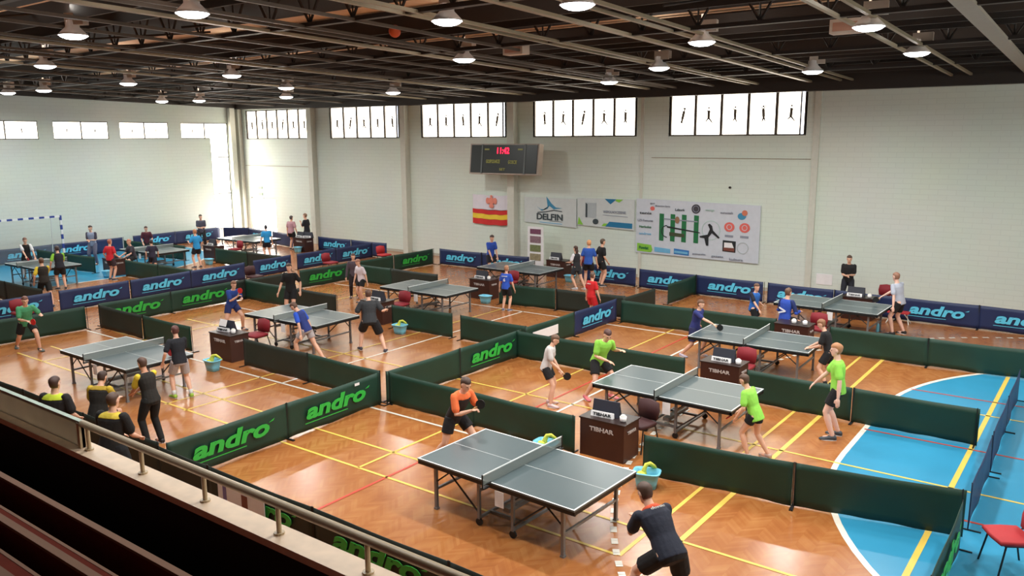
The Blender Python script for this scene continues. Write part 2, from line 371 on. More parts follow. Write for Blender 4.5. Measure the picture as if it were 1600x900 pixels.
M_purl = mat('purlin', (46, 38, 34), .6)
y = 4.2
while y < 27:                                                 # purlins, each its own piece of the roof
    z = roofz(y)
    hi = any(a-.2 < y < c+.2 for a, c in ((5.2, 7.8), (9.8, 12.2), (14.6, 16.4), (19.6, 21.2)))
    if not hi: trim(MB().box(WX, RX, y-.03, y+.03, z+.18, z+.6), M_purl)
    y += .8
M_truss = mat('truss_steel', (40, 32, 29), .55)
for y in (6.2, 10.7, 15.1, 19.7, 24.0):                      # open web trusses
    z = roofz(y); b = MB()
    b.box(WX, RX, y-.07, y+.07, z+.02, z+.1).box(WX, RX, y-.07, y+.07, z+1.02, z+1.1)
    x = WX
    while x < RX:
        b.tube([(x, y, z+.08), (x+.6, y, z+1.05)], .028, 5).tube([(x+1.2, y, z+.08), (x+.6, y, z+1.05)], .028, 5).tube([(x, y, z+.08), (x, y, z+1.05)], .02, 4); x += 1.2
    trim(b, M_truss)
M_rail_d = mat('rail_steel_dark', (84, 72, 62), .5, metal=.3)
def rail(x, wd, m=M_rail, y0=3.2, y1=27.2, dz=0):
    b = MB(); z0, z1 = roofz(y0)+dz, roofz(y1)+dz
    b.prism([(x-wd/2, y0, z0), (x+wd/2, y0, z0), (x+wd/2, y1, z1), (x-wd/2, y1, z1)], (0, 0, .06)); trim(b, m)
for x, wd in ((-2.15, .3), (-3.6, .07), (-4.1, .07), (-6.85, .06), (-7.2, .06), (-8.15, .13), (-9.85, .06), (-10.15, .06), (-11.4, .05), (-12.8, .06), (-13.2, .06),
              (-13.9, .14), (-15.5, .08), (-16.9, .06), (-18.9, .06), (-19.6, .12), (-21.4, .07), (-22.2, .06), (-23.6, .06), (-24.8, .12), (-27.2, .08), (-30.2, .1), (-33, .08), (-35.4, .1)):
    rail(x, wd, (M_rail if x > -11 or wd > .1 else M_rail_d) if wd < .28 else mat('cable_tray', (148, 140, 128), .5))
for k in range(26):                                           # service pipes crossing diagonally in the steelwork
    x0 = random.uniform(-34, -5); y0 = random.uniform(6, 16); z = roofz(y0)+.12
    trim(MB().tube([(x0, y0, z), (x0+random.uniform(-3, 5), y0+random.uniform(1, 3.5), z+random.uniform(.1, .7))], .025, 5), M_truss)

# ------------------------------------------------------------------ lamps (each carries its own light)
M_lens = mat('lamp_lens', (250, 252, 255), emis=14); M_bowl = mat('lamp_bowl', (214, 206, 204), .5); M_gear = mat('lamp_gear_box', (190, 176, 164), .5)
def revolve(prof, n=20):
    return [[(r*math.cos(2*PI*k/n), r*math.sin(2*PI*k/n), z) for k in range(n)] for r, z in prof]
bowl = MB().rings(revolve([(.07, .30), (.12, .28), (.13, .16), (.24, .05), (.28, 0), (.265, 0), (.1, .08)]), cap=True).build('reflector', M_bowl, smooth=True)
lens = MB().rings(revolve([(.02, -.075), (.14, -.065), (.22, -.035), (.265, -.0), (.26, .01)]), cap=True).build('lamp_lens', M_lens, smooth=True)
gear = MB().box(-.1, .3, -.09, .09, .2, .42).box(-.02, .02, -.02, .02, .4, .55).build('gear_box', M_gear)
lmesh = (bowl.data, lens.data, gear.data)
for o in (bowl, lens, gear): bpy.data.objects.remove(o)
ld = bpy.data.lights.new('lamp_light', 'AREA'); ld.shape = 'DISK'; ld.size = .5; ld.energy = LAMP_W; ld.color = (1, 1, .96); ld.spread = R(166)
lu = bpy.data.lights.new('lamp_spill', 'POINT'); lu.energy = 11; lu.shadow_soft_size = .12; lu.color = (1, .93, .84)
LAMPS = [(-12.46, 8.05, 'round ceiling lamp near the top edge, left of centre, the largest of the left half'), (-9.46, 10.96, 'round ceiling lamp with a glaring split reflection, nearest the top centre'),
 (-12.87, 15.51, 'round ceiling lamp right of the orange ball in the steelwork'), (-6.9, 15.76, 'round ceiling lamp above the large sponsor banner, nearest of the right half'),
 (-9.77, 19.68, 'round ceiling lamp between the two big rails, second row from the far wall, centre right'), (-12.91, 22.59, 'round ceiling lamp just above the fourth group of far windows'),
 (-6.73, 22.62, 'round ceiling lamp just above the fifth group of far windows'), (-3.71, 19.86, 'round ceiling lamp farthest right, between the pair of thin rails beside the wide tray'),
 (-23.43, 10.61, 'round ceiling lamp on the far left, nearest of the left side'), (-26.99, 14.84, 'round ceiling lamp above the second window of the left wall'),
 (-21.4, 14.98, 'round ceiling lamp above the left hall corner, nearest of the three over it'), (-23.7, 18.76, 'upper of two ceiling lamps seen close together above the first far windows'),
 (-27.56, 21.8, 'lower of two ceiling lamps seen close together above the first far windows'), (-21.99, 22.32, 'round ceiling lamp above the second group of far windows'),
 (-35.62, 14.6, 'small ceiling lamp at the left picture edge, farthest left'), (-32.9, 14.75, 'small ceiling lamp above the first window of the left wall'),
 (-35.04, 20.77, 'small ceiling lamp over the third window of the left wall'), (-33.06, 21.37, 'small ceiling lamp over the fourth window of the left wall')]
HID = [(-3.7, 15.5), (-3.7, 10.9), (-6.8, 10.9), (-3.7, 6.5), (-7.8, 6.6), (-16.8, 8.2), (-12.0, 4.6), (-20, 6.6), (1.2, 19.5), (1.2, 15), (1.2, 10.5), (-28.5, 9.5)]
for x, y, lb in LAMPS + [(x, y, None) for x, y in HID]:
    if lb is None:                                            # lamps of the same rows beyond the top edge of the photo
        lb = 'round ceiling lamp of the near rows above the gallery side'
    t = thing('ceiling_lamp', lb, 'lamp', (x, y, roofz(y)-.12), random.uniform(0, .5), 'ceiling lamps under the roof')
    for me in lmesh: inst(me, me.name, t)
    o = bpy.data.objects.new('lamp_light', ld); C.objects.link(o); o.parent = t; o.location = (0, 0, -.09)
    o = bpy.data.objects.new('lamp_spill', lu); C.objects.link(o); o.parent = t; o.location = (0, 0, .56)
o = MB().ell((0, 0, 0), (.13, .13, .13), nu=16, nv=12).build('ball', mat('ball_orange', (206, 88, 46), .6), smooth=True, loc=(-12.6, 12.9, roofz(12.9)+.2)); tag(o, 'orange ball lodged in the roof steelwork', 'ball')
for (x, y, lb) in ((-4.35, 16.6, 'white box heater under the roof at the upper right'), (-11.6, 15.9, 'small white box heater under the roof at the upper centre')):
    t = thing('heater', lb, 'heater', (x, y, roofz(y)-.05)); MB().box(-.28, .28, -.15, .15, 0, .26).build('housing', M_gear, t); MB().box(-.22, .22, -.16, -.15, .04, .2).build('grille', mat('heater_grille', (170, 128, 110), .5), t)
    [MB().tube([(q, 0, .26), (q, 0, .5)], .01, 5).build('hanger', M_dark, t) for q in (-.2, .2)]

# ------------------------------------------------------------------ scoreboard on the far wall
t = thing('scoreboard', 'black electronic scoreboard with red digits high on the far wall', 'scoreboard', (-20.1, 26.62, 4.47)); t.rotation_euler = (R(-7), 0, 0)
Wd, Ht = 3.5, 1.24
M_case = mat('scoreboard_case', (168, 154, 142), .5); M_face = mat('scoreboard_face', (24, 30, 28), .35); M_led = mat('led_red', (255, 30, 66), emis=2.2); M_ly = mat('sign_yellow', (150, 150, 70), .5)
MB().box(-Wd/2, Wd/2, 0, .3, -Ht/2, Ht/2).build('casing', M_case, t)
for x0, x1, nm in ((-Wd/2+.07, -Wd/2+.62, 'side_panel'), (-Wd/2+.7, Wd/2-.7, 'display'), (Wd/2-.62, Wd/2-.07, 'side_panel')):
    MB().box(x0, x1, -.02, .01, -Ht/2+.05, Ht/2-.05).build(nm, M_face, t)
for x0 in (-Wd/2+.62, Wd/2-.7): MB().box(x0, x0+.08, -.035, .0, -Ht/2+.03, Ht/2-.03).build('divider_bar', mat('bar_grey', (90, 96, 96), .5), t)
lettering('11:42', t, (0, -.03, .34), .62, .26, M_led, bold=.03, name='clock_digits')
lettering('GOSPODARZE', t, (-.5, -.03, -.1), .72, .15, M_ly, bold=.03, name='home_lettering'); lettering('GOSCIE', t, (.5, -.03, -.12), .44, .15, M_ly, bold=.03, name='guest_lettering')
lettering('SET', t, (0, -.03, -.42), .3, .1, M_ly, bold=.02, name='set_lettering')
for x in (-.85, .85): MB().box(x-.12, x+.12, -.03, -.02, .36, .42).build('period_mark', M_ly, t)
for x in (-1.2, 1.2): MB().tube([(x, .3, .3), (x, .95, .3)], .03).build('wall_bracket', M_dark, t)

# ------------------------------------------------------------------ hangings on the far wall
FY = WY-.065
def panel(name, lb, cat, x0, x1, zl0, zl1, zr0, zr1, m, y=FY, th=.03):
    # hung cloth or board; the two ends may hang at different heights
    t = thing(name, lb, cat, ((x0+x1)/2, y, 0))
    w = (x1-x0)/2
    MB().prism([(-w, 0, zl0), (w, 0, zr0), (w, 0, zr1), (-w, 0, zl1)], (0, th, 0)).build('cloth' if cat != 'board' else 'board', m, t)
    return t
M_flagw = mat('flag_white', (222, 218, 228), .8, bump=.2, nscale=3); M_fred = mat('flag_red', (206, 48, 48), .8); M_fy = mat('flag_yellow', (238, 204, 62), .8)
def wavy(x0, x1, z0, z1, m, name, parent, sag=.05, y=-.03):
    mb = MB(); n = 24; rr = []
    for k in range(n+1):
        u = k/n; x = x0+(x1-x0)*u; s = sag*math.sin(PI*u)+.012*math.sin(u*19)
        rr.append((x, y+.02*math.sin(u*16), z0-s*.8, z1-s))
    for a, c in zip(rr[:-1], rr[1:]):
        mb.prism([(a[0], a[1], a[2]), (c[0], c[1], c[2]), (c[0], c[1], c[3]), (a[0], a[1], a[3])], (0, .012, 0))
    return mb.build(name, m, parent)
t = thing('flag', 'white flag with a red crest hanging above the striped flag', 'flag', (-21.4, FY, 0))
wavy(-1.05, 1.05, 2.3, 2.92, M_flagw, 'cloth', t, .03)
mc = MB()                                                      # red crest
mc.ell((0, -.07, 2.66), (.16, .012, .16), nu=14, nv=8); mc.ell((0, -.07, 2.86), (.07, .012, .05)); mc.ell((-.2, -.07, 2.66), (.1, .012, .14)); mc.ell((.2, -.07, 2.66), (.1, .012, .14)); mc.ell((0, -.07, 2.44), (.13, .012, .09))
mc.build('crest', mat('crest_red', (226, 138, 120), .8), t)
t = thing('flag', 'red and yellow striped flag hanging below the white one', 'flag', (-21.4, FY, 0))
wavy(-1.07, 1.07, 2.11, 2.3, M_fred, 'red_stripe', t); wavy(-1.07, 1.07, 1.9, 2.11, M_fy, 'yellow_stripe', t); wavy(-1.07, 1.07, 1.66, 1.9, M_fred, 'red_stripe', t)
def flat(parent, name, pts, m, y=-.012, th=.01): return MB().prism([(x, y, z) for x, z in pts], (0, th, 0)).build(name, m, parent)
def disc(parent, name, x, z, r, m, y=-.014, ry=None, n=20):
    return flat(parent, name, [(x+r*math.cos(2*PI*k/n), z+(ry or r)*math.sin(2*PI*k/n)) for k in range(n)], m, y)
def ringd(parent, name, x, z, r, wd, m, y=-.014, n=28, a0=0, a1=2*PI):
    mb = MB(); 
    for k in range(n):
        a, c = a0+(a1-a0)*k/n, a0+(a1-a0)*(k+1)/n
        mb.prism([(x+r*math.cos(a), y, z+r*math.sin(a)), (x+(r+wd)*math.cos(a), y, z+(r+wd)*math.sin(a)), (x+(r+wd)*math.cos(c), y, z+(r+wd)*math.sin(c)), (x+r*math.cos(c), y, z+r*math.sin(c))], (0, .008, 0))
    return mb.build(name, m, parent)
M_ban = mat('banner_white', (206, 212, 212), .55); M_ban2 = mat('banner_pale', (204, 210, 220), .5); M_dk = mat('print_dark', (58, 70, 76), .6); M_bl = mat('print_blue', (62, 140, 178), .6)
M_g2 = mat('print_green', (30, 112, 66), .6); M_lime = mat('print_lime', (136, 196, 66), .6); M_gr = mat('print_grey', (140, 146, 160), .6); M_pk = mat('print_red', (222, 106, 98), .6)
M_sky = mat('print_sky', (112, 178, 216), .6); M_bk = mat('print_black', (30, 34, 38), .6)
t = panel('banner', 'white banner with a blue fin drawing over the word DELFIN', 'banner', -19.7, -17.15, 1.86, 2.9, 1.74, 2.9, M_ban)
flat(t, 'fin_drawing', [(-.62, 2.52), (-.45, 2.42), (-.2, 2.42), (-.1, 2.55), (-.16, 2.95), (.08, 2.68), (.3, 2.52), (.62, 2.5), (.2, 2.44), (-.02, 2.58), (-.1, 2.46), (-.4, 2.36)], M_bl)
flat(t, 'wave_line', [(-.6, 2.3), (-.2, 2.34), (.2, 2.42), (.6, 2.38), (.6, 2.35), (.2, 2.38), (-.2, 2.3), (-.6, 2.26)], M_dk)
lettering('DELFIN', t, (0, -.012, 2.12), 1.28, .26, M_dk, bold=.03, name='delfin_lettering')
flat(t, 'under_line', [(-.5, 1.9), (.6, 1.87), (.6, 1.845), (-.5, 1.875)], M_sky); flat(t, 'short_line', [(0, 1.97), (.6, 1.95), (.6, 1.935), (0, 1.955)], M_dk)
t = panel('banner', 'white banner with blue corner shapes and a pale door picture, left of the large banner', 'banner', -17.1, -14.55, 1.88, 2.95, 1.8, 2.98, M_ban)
flat(t, 'blue_triangle', [(-.02, 2.96), (.5, 2.96), (.24, 2.76)], mat('print_deep_blue', (30, 116, 160), .6)); flat(t, 'green_corner', [(.5, 2.96), (.78, 2.96), (.62, 2.84), (.45, 2.9)], M_lime)
flat(t, 'blue_band', [(.02, 1.88), (.2, 2.08), (1.2, 2.06), (1.2, 1.86)], mat('print_deep_blue', (30, 116, 160), .6)); flat(t, 'green_corner', [(-1.25, 1.9), (-1.0, 1.9), (-1.2, 2.2)], M_lime); flat(t, 'green_corner', [(-.15, 1.89), (.02, 1.89), (.12, 2.0), (-.05, 2.0)], M_lime)
flat(t, 'picture', [(-.85, 2.2), (-.4, 2.18), (-.4, 2.78), (-.85, 2.78)], mat('print_pale', (178, 186, 190), .6)); flat(t, 'picture_edge', [(-.88, 2.2), (-.8, 2.2), (-.8, 2.72), (-.88, 2.78)], M_dk, y=-.02); disc(t, 'dark_blob', -.42, 2.05, .13, M_dk, ry=.11, y=-.02)
lettering('WSPOLNOCZESNIE', t, (.42, -.012, 2.46), 1.0, .1, M_gr, bold=.02, name='banner_lettering'); flat(t, 'text_line', [(-.1, 2.34), (1.0, 2.31), (1.0, 2.29), (-.1, 2.32)], M_gr)
# large sponsor banner
t = panel('banner', 'large white sponsor banner with four green bars and a jumping player', 'banner', -14.46, -9.67, .98, 3.03, .93, 2.96, M_ban2)
for x in (-1.42, -.97, -.52, -.04): flat(t, 'green_bar', [(x, 1.5), (x+.18, 1.49), (x+.18, 2.5), (x, 2.51)], M_g2)
flat(t, 'top_rule', [(-1.25, 2.34), (.1, 2.3), (.1, 2.26), (-1.25, 2.3)], M_gr, y=-.016); ringd(t, 'dark_loop', -1.1, 1.86, .2, .03, M_bk, y=-.022, a0=PI/2, a1=3*PI/2)
flat(t, 'dark_swoosh', [(-1.1, 2.06), (-.1, 1.94), (.2, 1.9), (.2, 1.87), (-.1, 1.9), (-1.1, 2.0)], M_bk, y=-.024); flat(t, 'dark_lettering_block', [(-1.0, 1.7), (-.4, 1.68), (-.4, 1.8), (-1.0, 1.84)], mat('print_olive', (66, 74, 50), .6), y=-.02)
flat(t, 'jumping_player', [(.2, 1.72), (.38, 1.7), (.46, 1.44), (.54, 1.44), (.54, 1.74), (.66, 1.9), (.92, 1.72), (.96, 1.76), (.7, 2.0), (.66, 2.16), (.56, 2.24), (.5, 2.2), (.58, 2.04), (.5, 1.84), (.2, 1.77)], M_bk, y=-.02)
ringd(t, 'pale_ring', .62, 2.0, .33, .02, mat('print_pale_green', (176, 204, 196), .6)); disc(t, 'shield', -.7, 2.3, .09, mat('print_brown', (150, 112, 84), .6), y=-.02, ry=.13)
disc(t, 'round_badge', .02, 2.74, .17, mat('print_charcoal', (64, 62, 70), .6)); ringd(t, 'badge_ring', .02, 2.74, .1, .02, M_gr, y=-.02)
disc(t, 'badge_blue_half', 1.74, 2.56, .15, M_bl, ry=.12); disc(t, 'badge_orange_half', 1.84, 2.68, .1, mat('print_orange', (206, 120, 92), .6), y=-.02)
for x in (1.3, 1.86): disc(t, 'red_emblem', x, 2.16, .19, M_pk, ry=.17); ringd(t, 'emblem_ring', x, 2.16, .08, .02, M_ban2, y=-.022); flat(t, 'emblem_caption', [(x-.15, 1.88), (x+.15, 1.87), (x+.15, 1.79), (x-.15, 1.8)], M_gr)
flat(t, 'framed_picture', [(1.08, 1.28), (1.56, 1.26), (1.56, 1.66), (1.08, 1.68)], M_bk); flat(t, 'framed_picture_light', [(1.14, 1.42), (1.5, 1.42), (1.42, 1.6), (1.14, 1.6)], M_paper, y=-.022); flat(t, 'framed_picture_floor', [(1.12, 1.31), (1.52, 1.29), (1.52, 1.41), (1.12, 1.43)], mat('print_rust', (120, 66, 54), .6), y=-.02)
ringd(t, 'pale_seal', 1.82, 1.44, .18, .03, mat('print_pale', (178, 186, 190), .6)); disc(t, 'red_emblem', -1.72, 2.68, .09, M_pk, ry=.08)
flat(t, 'green_block', [(-2.33, 1.04), (-1.74, 1.02), (-1.68, 1.12), (-1.74, 1.3), (-2.33, 1.34)], M_lime); lettering('Powiat', t, (-2.04, -.02, 1.18), .4, .12, M_g2, bold=.02, name='small_lettering')
flat(t, 'sky_block', [(-1.6, 1.06), (-.95, 1.04), (-.95, 1.2), (-1.6, 1.24)], M_sky); flat(t, 'blue_block', [(-.8, 1.03), (-.2, 1.01), (-.2, 1.2), (-.8, 1.24)], mat('print_mid_blue', (52, 118, 184), .6)); flat(t, 'pale_strip', [(-.78, 1.08), (-.24, 1.06), (-.24, 1.14), (-.78, 1.16)], M_sky, y=-.022)
for s, x, z, wd, m in (('sport', -1.72, 2.86, .2, M_gr), ('Ministerstwo Sportu', -1.3, 2.78, .6, M_gr), ('Lebork', -.6, 2.68, .38, M_dk), ('energa', .55, 2.7, .34, mat('print_pale_green', (176, 204, 196), .6)), ('eurocash', 1.18, 2.66, .46, M_gr),
    ('tenis', -2.0, 2.5, .5, M_dk), ('LZS Pomorze', -2.0, 2.22, .64, M_gr), ('Herkules', -2.0, 1.98, .5, M_g2), ('andros', -2.0, 1.72, .5, M_sky), ('pomorskie', .2, 1.1, .5, M_gr), ('gazeta', .9, 1.06, .46, M_gr), ('kultura', 1.6, 1.02, .5, M_gr)):
    lettering(s, t, (x, -.016, z), wd, .09, m, bold=.015, name='small_lettering')
tag(MB().box(-7.68, -7.16, WY-.02, WY-.005, .42, .78).build('paper_notice', M_paper), 'small white sheet stuck low on the far wall, right of the large banner', 'paper')
t = thing('rollup_stand', 'tall white stand with stacked small photos below the DELFIN banner', 'stand', (-18.7, 26.9, 0))
MB().prism([(-.4, 0, .1), (.4, 0, .1), (.36, .03, 1.75), (-.4, .03, 1.75)], (0, .02, 0)).build('sheet', M_paper, t); MB().box(-.42, .42, -.1, .12, 0, .1).build('base', M_grey, t)
for k in range(4):
    z = .38+k*.36; MB().box(-.27, .25, -.012+.006*k, .02, z, z+.27 if k < 3 else z+.2).build('photo', mat('photo_%d' % k, [(150, 140, 110), (120, 128, 84), (140, 110, 120), (120, 70, 96)][k], .6, noise=.5, nscale=14), t)
tag(MB().tube([(0, 0, 0), (0, -.06, 0)], .04, 10).build('wall_socket', M_black, loc=(-10.82, WY, 3.55)), 'small black fitting on the far wall above the large banner', 'fitting')

# ------------------------------------------------------------------ gallery in the foreground
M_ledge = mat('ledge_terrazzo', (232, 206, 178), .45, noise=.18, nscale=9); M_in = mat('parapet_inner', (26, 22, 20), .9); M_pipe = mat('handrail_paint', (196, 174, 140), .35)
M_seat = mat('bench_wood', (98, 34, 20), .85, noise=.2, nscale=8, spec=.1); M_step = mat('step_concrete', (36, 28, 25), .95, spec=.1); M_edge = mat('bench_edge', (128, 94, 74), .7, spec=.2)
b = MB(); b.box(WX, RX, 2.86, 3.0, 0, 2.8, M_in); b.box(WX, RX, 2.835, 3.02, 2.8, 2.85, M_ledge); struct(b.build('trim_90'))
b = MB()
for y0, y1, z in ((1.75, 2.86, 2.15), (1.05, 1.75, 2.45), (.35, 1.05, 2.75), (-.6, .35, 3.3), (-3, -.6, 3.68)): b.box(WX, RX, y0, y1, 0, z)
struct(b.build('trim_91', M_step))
for k, (y, zt, zs) in enumerate([(2.34, 2.8, 2.55), (1.85, 3.02, 2.8), (1.42, 3.24, 3.02)]):
    t = thing('bench', ['wooden gallery bench nearest the parapet', 'wooden gallery bench, second row behind the parapet', 'wooden gallery bench at the lower left corner, third row'][k], 'bench', (-6, y, 0), 0, 'gallery benches')
    MB().box(-12, 10, -.015, .02, zs-.2, zt-.02).build('backrest', M_seat, t); MB().box(-12, 10, -.02, .025, zt-.02, zt).build('backrest_edge', M_edge, t)
    MB().box(-12, 10, .02, .24, zs-.02, zs).build('seat', M_seat, t); MB().box(-12, 10, .24, .26, zs-.03, zs+.002).build('seat_edge', M_edge, t)
    zf = [2.15, 2.45, 2.75][k] - (0 if k == 0 else 0)
    for x in range(-11, 11, 3): MB().box(x-.03, x+.03, 0, .2, zf-.02, zs-.02).build('leg', M_black, t)
t = thing('handrail', 'beige tubular handrail on short posts along the parapet ledge', 'railing', (0, 2.93, 2.85))
MB().tube([(-6.5, 0, .205), (4.8, 0, .205)], .029, 12).build('rail', M_pipe, t, smooth=True)
for x in [-6.42+.803*k for k in range(14)]: MB().tube([(x, 0, 0), (x, 0, .2)], .016, 10).tube([(x, 0, 0), (x, 0, .012)], .035, 10).build('post', M_pipe, t)
t = thing('parapet_panel', 'grey translucent screen with a pale green top edge standing on the parapet at the left', 'screen', (-6.5, 2.93, 2.85))
M_scr = mat('screen_grey', (196, 186, 166), .5, noise=.3, nscale=2.5); M_scr.node_tree.nodes['Principled BSDF'].inputs['Transmission Weight'].default_value = .55; M_scr.node_tree.nodes['Principled BSDF'].inputs['Roughness'].default_value = .75
MB().box(-14, 0, -.012, .012, 0, .205).build('pane', M_scr, t)
MB().box(-14, 0, -.02, .02, .2, .225).build('top_edge', mat('screen_edge', (164, 190, 172), .4, noise=.3, nscale=7), t)
MB().box(-.04, 0, -.03, .03, 0, .21).build('end_post', M_pipe, t)
# ------------------------------------------------------------------ barriers
BH = .68
cloth_cache = {}
def cloth(L, seed):
    key = (round(L, 1), seed % 3)
    if key in cloth_cache: return cloth_cache[key]
    rnd = random.Random(seed % 3); nx, nz = 22, 6; mb = MB(); ph = [rnd.uniform(0, 6) for _ in range(4)]
    def P(i, j, off):
        x = L*i/nx; z = .02+(BH-.02)*j/nz
        s = math.sin(PI*i/nx)
        y = .012*math.sin(x*5+ph[0])*(1-j/nz)+.02*s*math.sin(x*2.2+z*4+ph[1])*(.4+.6*(1-abs(2*j/nz-1)))
        if j == 0: z += .008*math.sin(x*4+ph[2])+.005*math.sin(x*11)
        if j == nz: z -= .012*s
        return (x, y+off, z)
    fr = [[P(i, j, -.003) for j in range(nz+1)] for i in range(nx+1)]; bk = [[P(i, j, .003) for j in range(nz+1)] for i in range(nx+1)]
    mb.v = [p for r in fr for p in r]+[p for r in bk for p in r]; n = nz+1; o = (nx+1)*n
    for i in range(nx):
        for j in range(nz):
            a = i*n+j; mb.f.append((a, a+n, a+n+1, a+1)); mb.f.append((o+a, o+a+1, o+a+n+1, o+a+n))
        a = i*n; mb.f.append((a, o+a, o+a+n, a+n)); a = i*n+nz; mb.f.append((a, a+n, o+a+n, o+a))
    for j in range(nz):
        a = j; mb.f.append((a, a+1, o+a+1, o+a)); a = nx*n+j; mb.f.append((a, o+a, o+a+1, a+1))
    me = bpy.data.meshes.new('cloth'); me.from_pydata(mb.v, [], mb.f); me.polygons.foreach_set('use_smooth', [True]*len(me.polygons)); cloth_cache[key] = me; return me
post_m = MB().tube([(0, 0, .0), (0, 0, BH+.01)], .009, 6)
post_m.box(-.012, .012, -.16, .16, .0, .018); post_me = post_m.build('post', M_black); pm = post_me.data; bpy.data.objects.remove(post_me)
COL = {'g': M_green, 'G': M_green, 'b': M_blue, 'B': M_blue, 'd': M_dgreen, 'D': M_dgreen}
CN = {'g': 'plain green', 'G': 'lettered green', 'b': 'plain navy', 'B': 'lettered navy', 'd': 'plain olive', 'D': 'lettered olive'}
logo_me = {}
def logo_mesh(m):
    if m.name in logo_me: return logo_me[m.name]
    me = text_mesh('andro', .036, .22).copy(); me.materials.append(m); logo_me[m.name] = me; return me
NB = 0
ORD = ['first', 'second', 'third', 'fourth', 'fifth', 'sixth', 'seventh']
def barrier(p, q, kind, label, group):
    global NB
    NB += 1
    L = math.dist(p, q); a = math.atan2(q[1]-p[1], q[0]-p[0])
    t = thing('barrier', label, 'barrier', (p[0], p[1], 0), a, group)
    me = cloth(L, NB).copy(); me.materials.append(COL[kind]); s = L/round(L, 1)
    inst(me, 'cloth', t, scale=(s, 1, 1))
    inst(pm, 'post', t, (.01, 0, 0)); inst(pm, 'post', t, (L-.01, 0, 0))
    if kind in 'GBD':
        m = M_lb if kind == 'B' else M_lg
        w = min(1.5, L*.68); x = L*.5
        me = logo_mesh(m); lo = inst(me, 'logo_lettering', t, (x, -.032, .39), (PI/2, 0, 0), (w, .30, 1))
        MB().box(x-w*.52, x+w*.18, -.034, -.03, .17, .185).build('logo_underline', m, t)
        MB().prism([(x+w*.5, -.034, .45), (x+w*.58, -.034, .5), (x+w*.56, -.034, .46)], (0, .004, 0)).build('logo_tail', m, t)
    return t
def run(desc, group, pts, kinds, order='from the left'):
    n = 0; tot = sum(1 for k in kinds if k != '.')
    for (p, q), k in zip(zip(pts[:-1], pts[1:]), kinds):
        if k == '.': continue
        lb = CN[k]+' barrier '+desc+('' if tot == 1 else ', '+ORD[n]+' '+order); n += 1
        barrier(p, q, k, lb, group)
def hx(y, xs): return [(x, y) for x in xs]
def vy(x, ys): return [(x, y) for y in ys]
near = 'from the gallery'
# first long divider, seen left of the nearest table
run('left of the nearest table', 'panels of the central divider', [(-11.4, 6.35), (-11.45, 8.68), (-11.5, 11.0)], 'GG', near)
run('left of the second nearest table', 'panels of the central divider', [(-11.42, 11.12), (-11.38, 13.4), (-11.34, 15.65)], 'gG', near)
run('behind the court with the white sheet on it', 'panels of the central divider', [(-11.36, 15.9), (-11.33, 18.13), (-11.3, 20.42)], 'gB', near)
run('between the farthest middle courts', 'panels of the central divider', [(-11.2, 20.6), (-11.15, 22.6), (-11.1, 23.4), (-11.1, 25.55)], 'd.g', near)
# rows parallel to the far wall
run('behind the nearest left court', 'panels of the second row', [(-23.0, 11.18), (-20.65, 11.16), (-18.3, 11.14)], 'dg')
run('between the left desk and the central divider', 'panels of the second row', [(-16.2, 11.16), (-13.88, 11.16), (-11.55, 11.1)], 'dg')
run('directly behind the nearest table', 'panels of the second row', [(-11.36, 11.14), (-9.15, 11.12), (-6.93, 11.1)], 'gg')
run('right of the nearest umpire desk', 'panels of the second row', [(-5.55, 10.98), (-3.26, 11.24), (-1.16, 11.62)], 'gg')
run('behind the bending player in blue', 'panels of the third row', [(-23.2, 16.2), (-20.85, 16.15), (-18.5, 16.12)], 'gd')
run('with the blue tub in front of it, centre of the hall', 'panels of the third row', [(-16.1, 16.0), (-13.92, 16.1)], 'g')
run('right of a narrow gap, centre of the hall', 'panels of the third row', [(-13.62, 16.08), (-11.42, 16.02)], 'g')
run('behind the second nearest table', 'panels of the third row', [(-11.36, 15.5), (-9.15, 15.52), (-6.94, 15.56)], 'gg')
run('behind the two lime green players', 'panels of the third row', [(-5.55, 15.46), (-3.48, 15.42), (-1.45, 15.42)], 'gg')
run('behind the far middle left table', 'panels of the fourth row', [(-22.9, 20.72), (-20.8, 20.7), (-18.5, 20.66)], 'gd')
run('behind the boy in the numbered blue shirt', 'panels of the fourth row', [(-15.65, 20.45), (-13.6, 20.7), (-11.3, 20.9)], 'gd')
run('behind the third nearest table', 'panels of the fourth row', [(-11.1, 20.3), (-8.9, 20.38), (-6.6, 20.42)], 'gg')
run('in front of the grey shirted player', 'panels of the fourth row', [(-5.25, 20.3), (-3.05, 20.36), (-.9, 20.5)], 'gg')
# far wall row
run('left of the tall photo stand', 'panels along the far wall', [(-22.9, 25.75), (-20.6, 25.75), (-18.3, 25.85)], 'BB')
run('along the far wall under the DELFIN banner', 'panels along the far wall', [(-15.75, 25.75), (-13.48, 25.7)], 'B')
run('under the large sponsor banner', 'panels along the far wall', [(-13.3, 25.66), (-11.1, 25.6), (-8.7, 25.5)], 'BB')
run('right of the sponsor banner', 'panels along the far wall', [(-8.6, 25.5), (-6.5, 25.4), (-4.7, 25.3), (-2.6, 25.25), (-.3, 25.2)], 'BbBB')
# green divider between middle and left courts
run('on the left of the nearest left court', 'panels of the left green divider', [(-23.25, 6.2), (-23.25, 8.55), (-23.15, 10.9)], 'gg', near)
run('in the left green divider', 'panels of the left green divider', [(-23.2, 11.25), (-23.2, 13.5), (-23.2, 15.75), (-23.2, 18.1), (-23.2, 18.5), (-23.1, 20.8), (-23.1, 23.2), (-23.1, 25.6)], 'GGd.GgG', near)
run('in the aisle divider beyond the green one', 'panels of the left blue divider', [(-26.2, 9.0), (-26.2, 11.3), (-26.25, 11.55), (-26.3, 13.9), (-26.4, 16.2), (-26.5, 18.6), (-26.6, 19.0), (-26.7, 20.9), (-26.7, 21.2), (-26.75, 23.35), (-26.75, 25.5)], 'B.BBB.B.BB', near)
